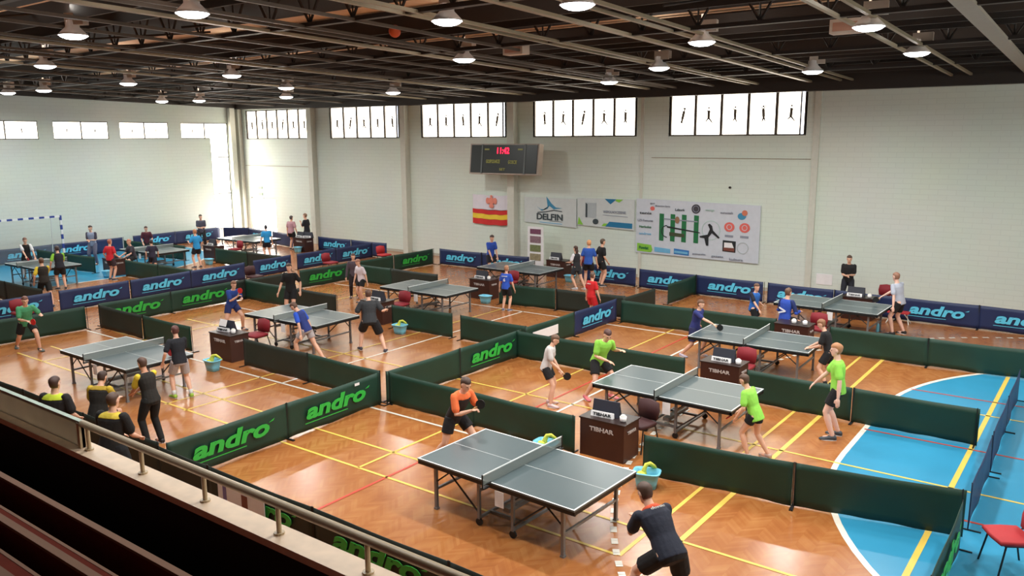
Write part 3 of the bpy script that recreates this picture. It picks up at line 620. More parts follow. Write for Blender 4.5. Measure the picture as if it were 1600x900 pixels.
# left courts
run('in front of the far left table', 'panels between the left courts', [(-31.9, 11.35), (-29.6, 11.35), (-27.0, 11.4)], 'dd')
run('in front of the second far left table', 'panels between the left courts', [(-31.1, 16.3), (-28.8, 16.35), (-26.6, 16.4)], 'gg')
run('behind the far left table', 'panels between the left courts', [(-37.3, 15.7), (-35.1, 15.85), (-32.9, 16.0)], 'gg')
run('in front of the table by the bright door', 'panels between the left courts', [(-31.2, 20.4), (-29.0, 20.45), (-26.8, 20.5)], 'gd')
run('behind the second far left table', 'panels between the left courts', [(-37.3, 19.6), (-35.1, 19.9), (-33.0, 20.1)], 'gg')
run('along the left wall', 'panels along the left wall', vy(-38.55, [11.3, 13.6, 14.6, 16.9, 18.9, 20.25, 20.75]), 'B.BBb.', near)
run('beyond the small gap at the left wall', 'panels along the left wall', vy(-38.6, [20.75, 23.0, 25.6]), 'BB', near)
run('in front of the tall corner window', 'panels along the far wall', [(-38.4, 25.7), (-37.0, 26.3), (-34.6, 26.0), (-32.4, 25.6)], 'bBb')
run('along the far wall, right of the door', 'panels along the far wall', [(-30.75, 25.75), (-28.4, 25.75), (-26.1, 25.75)], 'Bb')
# front row below the gallery
run('below the handrail, left half', 'panels of the front row', hx(6.3, [-23.1, -20.8, -18.5, -16.2, -13.9, -11.55]), 'ddddd')
run('below the handrail, right half', 'panels of the front row', hx(6.22, [-11.4, -10.1, -7.8, -5.5, -3.2, -.9]), 'dDDDD')
# right edge, seen nearly end on
run('at the right edge, nearly end on', 'panels of the right divider', vy(-1.12, [9.0, 11.25]), 'G')
run('in the right hand aisle over blue floor', 'panels of the right divider', vy(-1.1, [11.9, 14.1, 14.3, 16.5, 18.7]), 'b.bb', near)
o = MB().box(0, 1.0, -.04, -.034, .36, .60).build('paper_notice', M_paper, loc=None); o.location = (-11.34, 16.15, -.09); o.rotation_euler = (0, 0, PI/2); o.scale = (1.15, 1, 1)
tag(o, 'white sheet fixed on the green panel behind the grey shirted boy', 'paper')
t = thing('poster', 'grey white poster leaning on the front row of panels behind the handrail', 'poster', (-9.75, 6.17, 0)); MB().box(0, 1.05, -.03, -.02, .1, .62).build('sheet', M_paper, t)
MB().box(.12, .2, -.034, -.03, .3, .55).build('print_mark', mat('print_violet', (120, 110, 160), .6), t); MB().box(.55, .68, -.034, -.03, .25, .5).build('print_mark', mat('print_rust', (120, 66, 54), .6), t)
o = MB().box(0, .12, -.036, -.032, .58, .63).build('sticker', M_paper); o.location = (-11.47, 10.3, 0); o.rotation_euler = (0, 0, PI/2); tag(o, 'small white sticker at the top of the green panel end', 'sticker')

# ------------------------------------------------------------------ tennis tables
M_top = mat('table_top', (78, 92, 96), .3, noise=.05, nscale=2, spec=.7); M_tl = mat('table_line', (226, 230, 230), .4); M_apron = mat('table_apron', (16, 16, 18), .5)
def net_mat():
    m = bpy.data.materials.new('net_mesh'); m.use_nodes = True; nt = m.node_tree; b = nt.nodes['Principled BSDF']
    b.inputs['Base Color'].default_value = (*lin((126, 136, 134)), 1); b.inputs['Alpha'].default_value = .6; b.inputs['Roughness'].default_value = .8; return m
M_net = net_mat()
def make_table():
    t = thing('tennis_table', 'x', 'table tennis table', (0, 0, 0), 0, 'table tennis tables')
    L, W, H = 1.37, .7625, .76
    for s in (-1, 1):
        b = MB(); x0, x1 = (0.003, L) if s > 0 else (-L, -.003)
        b.box(x0, x1, -W, W, H-.025, H, M_top); z0, z1 = H, H+.0015; lw = .022
        b.box(x0, x1, -W, -W+lw, z0, z1, M_tl).box(x0, x1, W-lw, W, z0, z1, M_tl).box(x0, x1, -.003, .003, z0, z1, M_tl)
        e = (L-lw, L) if s > 0 else (-L, -L+lw); b.box(*e, -W+lw, W-lw, z0, z1, M_tl); b.build('tabletop', None, t)
        b = MB(); b.box(x0, x1, -W+.01, -W+.04, H-.085, H-.025).box(x0, x1, W-.04, W-.01, H-.085, H-.025)
        e = (L-.04, L-.01) if s > 0 else (-L+.01, -L+.04); b.box(*e, -W+.01, W-.01, H-.085, H-.025); b.build('apron', M_apron, t)
        for y in (-W+.12, W-.12):
            MB().box(s*1.12-.022, s*1.12+.022, y-.022, y+.022, .03, H-.03).box(s*1.12-.03, s*1.12+.03, y-.03, y+.03, 0, .03).build('leg', M_grey, t)
            MB().box(s*.3-.02, s*.3+.02, y-.02, y+.02, .1, H-.03).build('leg', M_grey, t)
            w_ = MB(); w_.rings([[(s*.3+dx+.055*math.cos(k*PI/6), y+dy, .055+.055*math.sin(k*PI/6)) for k in range(12)] for dx, dy in ((0, -.015), (0, .015))]); w_.build('wheel', M_black, t)
            MB().tube([(s*1.12, y, .42), (s*.75, y, H-.05)], .012, 6).build('brace', M_dark, t); MB().tube([(s*.3, y, .18), (s*.95, y, H-.05)], .014, 6).build('brace', M_dark, t)
        for xx, za in ((1.12, .3), (.3, .1), (.3, .5)): MB().box(s*xx-.016, s*xx+.016, -W+.12, W-.12, za, za+.035).build('cross_bar', M_grey, t)
    MB().box(-.3, .3, -.42, -.38, .1, .14).box(-.3, .3, .38, .42, .1, .14).box(-.06, .06, -.42, .42, .2, .26).build('undercarriage', M_grey, t)
    n = MB().box(-.003, .003, -.9, .9, H+.005, H+.14).build('net', M_net, t); MB().box(-.006, .006, -.9, .9, H+.137, H+.1525).build('net_tape', M_tl, n)
    for s in (-1, 1):
        MB().tube([(0, s*.915, H-.06), (0, s*.915, H+.155)], .011, 8).box(-.03, .03, s*.86-.06, s*.86+.06, H-.05, H-.028).box(-.02, .02, s*.80-.05, s*.80+.05, H, H+.012).build('net_clamp', M_black, t)
    MB().box(.1, .25, -W-.02, -W-.012, .46, .68).build('number_card', M_paper, t)
    return t
proto = make_table()
TBL = [(-6.28, 8.76, -2.2, 'nearest table tennis table, front centre, with the navy shirted player at its end'), (-6.12, 13.4, -.5, 'table tennis table between the lime green players, second nearest'),
 (-6.22, 17.88, 1.2, 'table tennis table reached over by the boy in navy with a black bat'), (-5.87, 22.8, -1.8, 'table tennis table farthest right, near the far wall, played by the man in grey'),
 (-16.77, 18.31, 0, 'table tennis table in the hall centre with no player at it'), (-16.87, 13.45, 2.2, 'table tennis table half hidden by the bending boy in blue, centre left'),
 (-16.73, 23.1, -.6, 'dark table tennis table under the DELFIN banner and photo stand'), (-16.98, 8.73, .4, 'pale shining table tennis table at the near left, beside the yellow black team'),
 (-32.4, 23.0, 2, 'table tennis table glaring with daylight in front of the bright door'), (-32.45, 18.33, 2, 'table tennis table on blue floor, far left, under the maroon shirted player'),
 (-32.15, 13.7, 1, 'table tennis table at the left picture edge on blue floor')]
for k, (x, y, a, lb) in enumerate(TBL):
    if k == 0: proto.location = (x, y, 0); proto.rotation_euler = (0, 0, R(a)); proto['label'] = lb
    else: dup(proto, (x, y, 0), R(a), lb)

# ------------------------------------------------------------------ umpire desks with what stands on them
def desk(x, y, rz, lb):
    t = thing('umpire_desk', lb, 'desk', (x, y, 0), rz, 'umpire desks')
    MB().box(-.42, .42, -.02, .0, 0, .64).build('front_panel', M_brown, t)
    MB().box(-.42, -.4, 0, .5, 0, .64).build('side_panel', M_brown, t); MB().box(.4, .42, 0, .5, 0, .64).build('side_panel', M_brown, t)
    MB().box(-.44, .44, -.03, .52, .64, .665).build('desk_top', mat('desk_top', (44, 30, 28), .35), t)
    lettering('TIBHAR', t, (0, -.026, .50), .46, .075, M_lab, bold=.03, name='desk_lettering'); lettering('TIBHAR', t, (.425, .24, .5), .3, .055, M_lab, rot=(PI/2, 0, PI/2), bold=.03, name='desk_lettering')
    return t
M_lab = mat('desk_label', (186, 178, 176), .5)
M_flip = mat('scorer_dark', (44, 46, 58), .5)
def scorer(x, y, rz, lb, z=.667, white=True):
    t = thing('score_flipper', lb, 'score counter', (x, y, z), rz, 'score counters on the umpire desks')
    MB().prism([(-.24, .0, 0), (-.24, .16, 0), (-.24, .085, .26), (-.24, .065, .26)], (.48, 0, 0)).build('casing', M_flip, t)
    if white:
        MB().prism([(-.23, -.075, 0), (-.23, -.02, 0), (-.23, -.035, .09), (-.23, -.05, .09)], (.42, 0, 0)).build('name_strip', M_paper, t)
        lettering('TIBHAR', t, (-.02, -.066, .045), .34, .05, M_bk, rot=(R(74), 0, 0), bold=.02, name='strip_lettering')
    return t
def roundthing(x, y, lb, z=.667):
    t = thing('ball_cup', lb, 'cup', (x, y, z), 0, 'white cups on the umpire desks'); MB().rings(revolve([(.04, 0), (.055, .02), (.06, .09)])).build('cup', M_paper, t, smooth=True); MB().ell((0, 0, .09), (.05, .05, .035)).build('balls', M_white, t, smooth=True); return t
def chair(x, y, rz, lb, m=M_dred):
    t = thing('chair', lb, 'chair', (x, y, 0), rz, 'red upholstered chairs')          # seat front faces local -y
    s = MB(); s.rings([[(sx*r, -.02+sy*r2, z) for sx, sy in ((-.23, -.22), (0, -.24), (.23, -.22), (.245, 0), (.23, .2), (0, .22), (-.23, .2), (-.245, 0))] for z, r, r2 in ((.42, .94, .94), (.435, 1, 1), (.47, 1, 1), (.485, .93, .93))]); s.build('seat', m, t, smooth=True)
    k = MB(); k.rings([[(sx*r, .24+.035*dd+(sz)*.12, .64+sz*1.0) for sx, sz in ((-.2, -.15), (0, -.17), (.2, -.15), (.225, 0), (.2, .15), (0, .18), (-.2, .15), (-.225, 0))] for dd, r in ((-.6, .96), (-.2, 1), (.3, 1), (.6, .96))]); k.build('backrest', m, t, smooth=True)
    MB().rings([[(sx, .275+(sz)*.12, .64+sz) for sx, sz in ((-.19, -.14), (0, -.16), (.19, -.14), (.215, 0), (.19, .14), (0, .17), (-.19, .14), (-.215, 0))], [(sx*.9, .29+(sz)*.12, .64+sz*.9) for sx, sz in ((-.19, -.14), (0, -.16), (.19, -.14), (.215, 0), (.19, .14), (0, .17), (-.19, .14), (-.215, 0))]]).build('back_shell', M_black, t)
    for sx in (-1, 1):
        MB().tube([(sx*.21, -.16, .42), (sx*.24, -.24, 0)], .012, 8).build('leg', M_black, t); MB().tube([(sx*.21, .16, .42), (sx*.24, .26, 0)], .012, 8).build('leg', M_black, t)
        MB().tube([(sx*.17, .18, .42), (sx*.17, .24, .5), (sx*.17, .25, .6)], .011, 8).build('back_support', M_black, t)
    MB().box(-.22, .22, -.18, .18, .405, .422).build('seat_frame', M_black, t)
    return t
def tub(x, y, rz, lb, towel=True, k=1.0):
    def rr(a, b_, z, n=24): return [(a*math.copysign(abs(math.cos(2*PI*q/n))**.5, math.cos(2*PI*q/n)), b_*math.copysign(abs(math.sin(2*PI*q/n))**.5, math.sin(2*PI*q/n)), z) for q in range(n)]
    t = MB().rings([rr(.15, .10, 0), rr(.165, .115, .1), rr(.195, .145, .24), rr(.215, .165, .245), rr(.215, .165, .26), rr(.185, .135, .26), rr(.16, .11, .1), rr(.14, .09, .015)]).build('towel_tub', M_tub, None, smooth=True)
    t.location = (x, y, 0); t.rotation_euler = (0, 0, rz); tag(t, lb, 'tub', 'blue plastic tubs')
    if towel:
        pts = [(-.02, .0, -.05), (-.05, .02, .06), (-.02, .05, .14), (.03, .09, .15), (.08, .13, .1), (.11, .19, .03)]
        tw = MB().tube(pts, [.05, .06, .055, .05, .045, .03], 9, flat=(1, .6)).ell((-.08, -.03, .02), (.07, .06, .04)).build('towel', M_towel, None, smooth=True); tw.location = (x, y, .2); tw.rotation_euler = (0, 0, rz); tag(tw, 'yellow towel hanging over '+lb, 'towel', 'yellow towels in the tubs')
    return t
desk(-6.43, 11.2, 0, 'large dark brown umpire desk behind the nearest table'); scorer(-6.5, 11.4, R(4), 'dark score counter on the nearest umpire desk'); roundthing(-6.12, 11.35, 'white cup on the nearest umpire desk')
desk(-17.1, 11.15, 0, 'dark brown umpire desk at the left with a tub in front'); scorer(-17.25, 11.4, R(8), 'score counter covered with white paper on the left desk'); roundthing(-16.85, 11.35, 'white cup on the left desk')
o = MB().box(-.14, .14, 0, .012, 0, .17).build('paper_sheet', M_paper, loc=(-17.27, 11.33, .80)); o.rotation_euler = (R(-20), 0, 0); tag(o, 'white paper draped on the score counter of the left desk', 'paper')
desk(-6.18, 15.62, 0, 'umpire desk between the second and third nearest tables'); scorer(-6.2, 15.82, 0, 'grey score counter with white strip behind the second nearest table'); roundthing(-5.85, 15.78, 'white cup behind the second nearest table')
desk(-6.1, 20.02, 0, 'umpire desk of the official in the blue white jacket'); roundthing(-6.1, 20.2, 'left of two white cups before the blue white jacket'); roundthing(-5.82, 20.18, 'right of two white cups before the blue white jacket')
desk(-5.65, 24.6, 0, 'umpire desk at the far wall behind the grey shirted player'); scorer(-5.75, 24.8, 0, 'score counter at the far wall beside the grey shirted player'); roundthing(-5.35, 24.75, 'white cup at the far wall beside the grey shirted player')
desk(-16.7, 20.75, 0, 'umpire desk right of the playerless centre table'); scorer(-16.8, 20.95, 0, 'score counter right of the playerless centre table'); roundthing(-16.42, 20.9, 'white cup right of the playerless centre table')
desk(-16.95, 25.75, 0, 'umpire desk beside the tall photo stand'); scorer(-17.1, 25.95, 0, 'score counter beside the tall photo stand')
desk(-17.0, 16.1, R(3), 'umpire desk hidden behind the black clad player in the hall centre'); scorer(-17.0, 16.3, 0, 'score counter behind the black clad player in the hall centre')
desk(-31.1, 24.9, 0, 'umpire desk right of the glaring table by the bright door'); scorer(-31.3, 25.1, 0, 'score counter right of the glaring table'); scorer(-30.85, 25.2, R(20), 'second dark box on the desk by the bright door')
desk(-32.2, 20.75, 0, 'umpire desk behind the light blue shirted boy'); scorer(-32.3, 20.95, 0, 'score counter behind the light blue shirted boy')
desk(-32.0, 16.1, 0, 'umpire desk left of the red shirted player'); scorer(-32.1, 16.3, 0, 'score counter left of the red shirted player')
chair(-.55, 11.05, R(-58), 'bright red chair with black back at the lower right corner', M_red)
chair(-6.15, 12.0, R(-12), 'dark brown red chair behind the nearest umpire desk', mat('chair_brown', (62, 28, 30), .7)); chair(-6.0, 16.42, 0, 'dark red chair below the third nearest table')
chair(-5.75, 20.9, 0, 'dark red chair beside the official in the blue white jacket'); chair(-5.25, 26.2, 0, 'dark red chair at the far wall by the grey shirted player')
chair(-17.05, 12.15, R(4), 'dark red chair at the left desk with papers'); chair(-16.75, 17.0, R(6), 'dark red chair in the hall centre beside the black clad player')
chair(-16.3, 21.9, 0, 'dark red chair right of the playerless centre table'); chair(-24.9, 9.9, R(90), 'dark red chair in the aisle behind the green shirted player')
chair(-24.6, 17.6, R(90), 'dark brown red chair in the aisle between the dividers, middle', mat('chair_brown', (62, 28, 30), .7)); chair(-24.9, 21.4, R(90), 'dark red chair in the aisle in front of the blue divider gap')
chair(-24.7, 24.2, R(80), 'small red chair at the far end of the aisle', M_red); chair(-31.6, 21.7, 0, 'dark red chair behind the light blue shirted boy'); chair(-16.4, 26.5, 0, 'dark red chair behind the umpire in the vest')
for x, y, rz, lb, tw in [(-5.3, 10.62, .3, 'the blue tub right of the nearest table', True), (-7.25, 10.75, 0, 'the blue tub behind the net of the nearest table', True), (-16.5, 10.5, 0, 'the blue tub before the left umpire desk', True),
    (-15.45, 15.65, .1, 'the blue tub in the hall centre before a green panel', True), (-16.1, 20.3, 0, 'the blue tub right of the playerless centre table', False), (-18.5, 10.75, 0, 'the blue tub by the end of the near left table', True),
    (-31.1, 20.0, 0, 'the blue tub by the light blue shirted boy', False), (-31.0, 24.7, 0, 'the blue tub by the people at the door', False), (-31.6, 15.8, 0, 'the blue tub before the red shirted player', False), (-15.95, 25.2, 0, 'the blue tub behind the umpire in the vest', False)]:
    tub(x, y, rz, lb, tw)
t = thing('stool', 'low folding stool with a red seat in front of the far wall panels', 'stool', (-4.55, 24.85, 0))
MB().box(-.28, .28, -.16, .16, .3, .34).build('seat', M_red, t)
MB().tube([(-.3, -.16, 0), (-.18, .16, .3)], .014, 6).tube([(-.3, .16, 0), (-.18, -.16, .3)], .014, 6).tube([(.3, -.16, 0), (.18, .16, .3)], .014, 6).tube([(.3, .16, 0), (.18, -.16, .3)], .014, 6).build('folding_frame', M_white, t)
t = thing('bottle', 'light blue water bottle at the end of the far right table', 'bottle', (-4.72, 23.1, 0)); t.location = (-4.78, 23.35, .0)
MB().rings(revolve([(.035, 0), (.04, .02), (.04, .2), (.018, .26), (.018, .29)])).build('bottle_body', M_tub, t, smooth=True); MB().rings(revolve([(.02, .285), (.02, .31)])).build('cap', M_white, t)

# ------------------------------------------------------------------ handball goal
t = thing('goal', 'handball goal with blue and white striped frame at the left wall', 'goal', (-37.2, 15.25, 0))
M_gb = mat('goal_blue', (42, 62, 140), .5); M_gw = mat('goal_white', (220, 222, 220), .5)
for s, y in (('post', -1.54), ('post', 1.54)):
    b = MB()
    for k in range(10): b.box(-.04, .04, y-.04, y+.04, k*.208, (k+1)*.208, M_gw if k % 2 == 0 else M_gb)
    b.build('post', None, t)
b = MB()
for k in range(14): b.box(-.04, .04, -1.5+k*3/14, -1.5+(k+1)*3/14, 2.0, 2.08, M_gb if k % 2 == 0 else M_gw)
b.build('crossbar', None, t)
for y in (-1.5, 1.5): MB().tube([(0, y, 2.04), (-.8, y, 2.0), (-1.0, y, 0)], .02, 6).build('rear_stay', M_gw, t)
mn = bpy.data.materials.new('goal_net'); mn.use_nodes = True; mn.node_tree.nodes['Principled BSDF'].inputs['Base Color'].default_value = (*lin((206, 212, 200)), 1); mn.node_tree.nodes['Principled BSDF'].inputs['Alpha'].default_value = .16
b = MB(); b.poly([(-1.0, -1.5, 0), (-1.0, 1.5, 0), (-.8, 1.5, 2.0), (-.8, -1.5, 2.0)]); b.poly([(-.8, -1.5, 2), (-.8, 1.5, 2), (0, 1.5, 2.03), (0, -1.5, 2.03)])
b.poly([(0, 1.5, 0), (-1, 1.5, 0), (-.8, 1.5, 2), (0, 1.5, 2.03)]); b.poly([(0, -1.5, 0), (0, -1.5, 2.03), (-.8, -1.5, 2), (-1, -1.5, 0)]); b.build('net', mn, t)
# ------------------------------------------------------------------ people
def ik(a, t, l1, l2, pole):
    d = t-a; L = d.length; mx = (l1+l2)*.995
    if L > mx: t = a+d*(mx/L); d = t-a; L = mx
    u = d.normalized(); c = (l1*l1+L*L-l2*l2)/(2*L); h = math.sqrt(max(0, l1*l1-c*c))
    p = pole-u*pole.dot(u); p = p.normalized() if p.length > 1e-4 else Vector((1, 0, 0))
    return a+u*c+p*h, t
SK = {'light': (226, 176, 150), 'tan': (206, 150, 122), 'pink': (232, 186, 168)}
def cmat(rgb, pre='fabric'):
    return mat('%s_%d_%d_%d' % ((pre,)+tuple(rgb)), rgb, .85 if pre == 'fabric' else .55, noise=.12, nscale=9, bump=.25 if pre == 'fabric' else 0, bscale=16)
POSE = {
 'stand': dict(hz=.515, lean=4, ft=((.02, .07), (-.02, -.07)), hl=(.04, .17, .46), hr=(.06, -.17, .47)),
 'ready': dict(hz=.43, lean=36, ft=((.08, .19), (-.02, -.19)), hl=(.30, .13, .55), hr=(.32, -.1, .56)),
 'walk': dict(hz=.505, lean=12, ft=((.16, .06), (-.2, -.06)), hl=(.02, .16, .48), hr=(.14, -.15, .50)),
 'arms': dict(hz=.515, lean=4, ft=((0, .07), (0, -.07)), hl=(.15, .02, .62), hr=(.15, -.02, .60), pl=(-.35, .25, -1), pr=(-.35, -.25, -1)),
 'sit': dict(hz=.29, lean=12, ft=((.26, .08), (.26, -.08)), hl=(.26, .1, .42), hr=(.26, -.08, .43)),
}
def remesh(o, vs):
    m = o.modifiers.new('remesh', 'REMESH'); m.mode = 'VOXEL'; m.voxel_size = vs; m.use_smooth_shade = True
    s = o.modifiers.new('smooth', 'SMOOTH'); s.factor = .5; s.iterations = 2
    return o
def person(lb, x, y, face, H, pose='stand', shirt=(40, 40, 50), sleeve=None, bottom=(22, 22, 26), shoes=(60, 60, 66), hair=(58, 40, 30), skin='light', long_=False,
           hs=1.0, wd=1.0, style='short', leg=.62, near=False, bat=None, pony=False, yoke=None, back=None, sock=None, bottom2=None, **kw):
    P = dict(POSE[pose]); P.update(kw); vs = .011 if near else .017
    t = thing('person', lb, 'person', (x, y, 0), R(face))
    tw = R(P.get('tw', 0)); ln = R(P['lean']); sl = R(P.get('side', 0))
    s = Vector((math.sin(ln), math.sin(sl), math.cos(ln))).normalized(); hips = Vector((P.get('hx', 0)*H, 0, P['hz']*H))
    lat = Vector((-math.sin(tw), math.cos(tw), 0)); lat = (lat-s*lat.dot(s)).normalized(); f = lat.cross(s)
    def sec(tt, rf, rl, cf=0, n=16): 
        c = hips+s*tt*H+f*cf*H
        return [c+f*math.cos(2*PI*k/n)*rf*H*wd+lat*math.sin(2*PI*k/n)*rl*H*wd for k in range(n)]
    neck = hips+s*.295*H; sh = [neck-s*.033*H+lat*.094*H*wd*q for q in (1, -1)]
    B = MB()
    B.rings([sec(-.06, .04, .06), sec(-.03, .06, .085), sec(.03, .058, .08), (sec(.1, .05, .07)), sec(.17, .058, .083), sec(.23, .056, .09), sec(.265, .04, .078), sec(.29, .028, .04)])
    # head
    hp = ln*.35+R(P.get('nod', 6)); hy = tw+R(P.get('look', 0))
    hd = Vector((math.sin(hp)*math.cos(hy), math.sin(hp)*math.sin(hy), math.cos(hp))); hlat = Vector((-math.sin(hy), math.cos(hy), 0)); hf = hlat.cross(hd)
    S = H*hs; hc = neck+s*.02*H+hd*.072*S+hf*.008*S
    B.tube([neck-s*.03*H, hc-hd*.03*S], [.034*H, .029*H], 10)
    prof = [(-.064, .014, .016, .024), (-.056, .028, .026, .018), (-.036, .040, .034, .009), (-.01, .048, .039, .001), (.018, .051, .041, -.003), (.04, .046, .037, -.004), (.056, .031, .026, -.004), (.064, .012, .01, -.004)]
    def hr_(z, rf, rl, cf, k=1.0, n=16): c = hc+hd*z*S+hf*cf*S; return [c+hf*math.cos(2*PI*j/n)*rf*S*k+hlat*math.sin(2*PI*j/n)*rl*S*k for j in range(n)]
    B.rings([hr_(*q) for q in prof]); ax = (hf, hlat, hd)
    B.ell(hc+hf*.050*S-hd*.008*S, (.013*S, .0075*S, .016*S), ax); B.ell(hc+hf*.043*S+hd*.012*S, (.009*S, .03*S, .007*S), ax); B.ell(hc+hf*.043*S-hd*.034*S, (.009*S, .016*S, .007*S), ax)
    for q in (1, -1): B.ell(hc+hlat*.042*S*q-hd*.004*S-hf*.004*S, (.012*S, .007*S, .018*S), ax)
    # legs
    knees = []; anks = []; hj = []
    for q, ft in zip((1, -1), P['ft']):
        a = hips+Vector((0, .052*H*q*wd, -.01*H)); an = Vector((ft[0]*H, ft[1]*H, (ft[2] if len(ft) > 2 else 0)*H+.045*H))
        k, an = ik(a, an, .245*H, .245*H, Vector((1, .12*q, 0))); knees.append(k); anks.append(an); hj.append(a)
        m = a.lerp(k, .4); n_ = k.lerp(an, .3)
        B.tube([a, m, k, n_, an], [.05*H*wd, .047*H*wd, .032*H, .034*H, .021*H], 12, round_ends=True)
        B.ell(an+Vector((.035*H, 0, -.025*H)), (.06*H, .024*H, .02*H))
    # arms and hands
    wr = []; el = []
    for q, key, pl in ((1, 'hl', 'pl'), (-1, 'hr', 'pr')):
        T = Vector([c*H for c in P[key]]); pole = Vector(P.get(pl, (-.6, .5*q, -.7)))
        e, wv = ik(sh[0 if q > 0 else 1], T, .172*H, .15*H, pole); a = sh[0 if q > 0 else 1]; el.append(e); wr.append(wv)
        B.tube([a, a.lerp(e, .35), e, e.lerp(wv, .3), wv], [.025*H*wd, .0255*H*wd, .021*H, .0225*H, .0145*H], 10, round_ends=True)
        d = (wv-e).normalized(); side = d.cross(Vector((0, 0, 1))); side = side.normalized() if side.length > .2 else lat.copy(); nrm = side.cross(d)
        pc = wv+d*.03*H; B.ell(pc, (.03*H, .021*H, .011*H), (d, side, nrm))
        for j in range(4):
            o0 = wv+d*(.052-.003*abs(j-1.4))*H+side*(.0165-.011*j)*H; l = (.024, .027, .025, .019)[j]*H
            cu = .9 if (bat and q == -1) else .35
            d1 = (d*math.cos(cu*.6)-nrm*math.sin(cu*.6)); d2 = (d*math.cos(cu*1.7)-nrm*math.sin(cu*1.7))
            B.tube([o0-d*.012*H, o0+d1*l, o0+d1*l+d2*l*.9], [.0062*H, .0056*H, .0045*H], 7, round_ends=True)
        th = wv+d*.018*H+side*.017*H; B.tube([th-side*.006*H, th+side*.014*H+d*.016*H, th+side*.016*H+d*.036*H-nrm*.006*H], [.0075*H, .0065*H, .005*H], 7, round_ends=True)
    remesh(B.build('body', mat('skin_'+skin, SK[skin], .55, noise=.05, nscale=14), t), vs*.85 if near else vs*.9)
    # shirt
    g = MB(); tail = P.get('tail', -.045)
    g.rings([sec(tail, .074, .098), sec(tail+.01, .075, .099), sec(.03, .070, .094), sec(.1, .062, .084), sec(.17, .07, .095), sec(.23, .069, .106), sec(.268, .054, .094), sec(.288, .036, .052)])
    svs = [MB(), MB()]
    for a, e, sv in zip(sh, el, svs): (sv if sleeve else g).tube([a+Vector((0, 0, -.004*H)), a.lerp(e, .25), a.lerp(e, .7 if not P.get('longs') else .99)], [.036*H*wd, .036*H*wd, .0385*H*wd if not P.get('longs') else .03*H], 12, round_ends=True)
    if P.get('longs'):
        for e, wv in zip(el, wr): g.tube([e-(wv-e)*.1, e, e.lerp(wv, .95)], [.028*H, .031*H, .024*H], 10, round_ends=True)
    remesh(g.build('shirt', cmat(shirt), t), vs)
    if sleeve:
        for q in svs: remesh(q.build('sleeve', cmat(sleeve), t), vs)
    if P.get('collar'): MB().rings([sec(.272, .05, .066), sec(.292, .043, .056), sec(.3, .038, .045)]).build('collar', cmat(P['collar']), t, smooth=True)
    if yoke:                                                   # coloured shoulder panel of the shirt
        yk = MB(); yk.rings([sec(.247, .068, .107), sec(.272, .054, .092), sec(.292, .037, .053)]); remesh(yk.build('shoulder_panel', cmat(yoke), t), vs)
    # shorts or trousers
    g = MB(); g.rings([sec(-.07, .05, .072), sec(-.045, .068, .093), sec(0, .068, .092), sec(.04, .062, .085)])
    for a, k, an in zip(hj, knees, anks):
        if long_: g.tube([a, a.lerp(k, .5), k, an+Vector((0, 0, .01))], [.058*H*wd, .054*H*wd, .042*H, .034*H], 12, round_ends=True)
        else: g.tube([a+Vector((0, 0, .01)), a.lerp(k, .3), a.lerp(k, leg)], [.056*H*wd, .059*H*wd, .058*H*wd], 12)
    remesh(g.build('trousers' if long_ else 'shorts', cmat(bottom), t), vs)
    # shoes and socks
    for q, (an, k) in enumerate(zip(anks, knees)):
        tz = an.z-.045*H; sh_ = MB(); yaw = (.2, -.2)[q]; fx = Vector((math.cos(yaw), math.sin(yaw), 0)); fy = Vector((-fx.y, fx.x, 0))
        def sr(u, w_, z0, z1): u *= 1.12; w_ *= 1.12; c = Vector((an.x, an.y, tz))+fx*u*H; return [c+fy*math.cos(2*PI*j/10)*w_*H+Vector((0, 0, (z0+(z1-z0)*(.5+.5*math.sin(2*PI*j/10)))*H)) for j in range(10)]
        sh_.rings([sr(-.038, .012, .006, .035), sr(-.03, .022, .001, .05), sr(.0, .025, 0, .055), sr(.035, .026, 0, .04), (sr(.07, .03, 0, .028)), sr(.095, .024, .001, .022), sr(.108, .01, .004, .015)])
        so = sh_.build('shoe', cmat(shoes, 'shoe'), t, smooth=True)
        sl_ = MB(); c = Vector((an.x, an.y, tz)); 
        sl_.rings([[c+fx*u*H+fy*v*H+Vector((0, 0, z)) for u, v in ((-.04, -.014), (-.04, .014), (0, .027), (.07, .032), (.1, .022), (.112, 0), (.1, -.022), (.07, -.032), (0, -.027))] for z in (0, .012)]); sl_.build('sole', cmat((214, 214, 214), 'shoe'), so)
        if sock: MB().tube([an-Vector((0, 0, .01*H)), an.lerp(k, .22)], [.025*H, .027*H], 10).build('sock', cmat(sock), t, smooth=True)
    # hair
    if style != 'none':
        hm = MB(); rr = []
        hp_ = [(-.038, .040, .035, .004, 0), (-.02, .049, .041, 0, 0), (0, .053, .0435, -.003, 0), (.018, .056, .045, -.005, .0), (.034, .056, .044, -.004, .8), (.050, .046, .037, -.003, 1), (.064, .028, .024, -.003, 1), (.072, .010, .009, -.003, 1)]
        for z, rf, rl, cf, fr in hp_:
            c = hc+hd*z*S+hf*cf*S; ring = []
            for j in range(20):
                an_ = 2*PI*j/20; cx = math.cos(an_); k = 1.06
                if cx > -.05 and fr < 1 and z < .03: k = .80 if (cx > .15 or z < -.01) else .93
                elif cx > .25 and fr < 1: k = .94
                elif cx > .4 and z < .055: k = 1.0
                if style == 'shaved': k *= .965
                ring.append(c+hf*cx*rf*S*k+hlat*math.sin(an_)*rl*S*k)
            rr.append(ring)
        hm.rings(rr)
        if style == 'long': hm.ell(hc-hf*.034*S-hd*.045*S, (.026*S, .04*S, .055*S), ax); hm.ell(hc-hf*.03*S-hd*.09*S, (.02*S, .036*S, .045*S), ax)
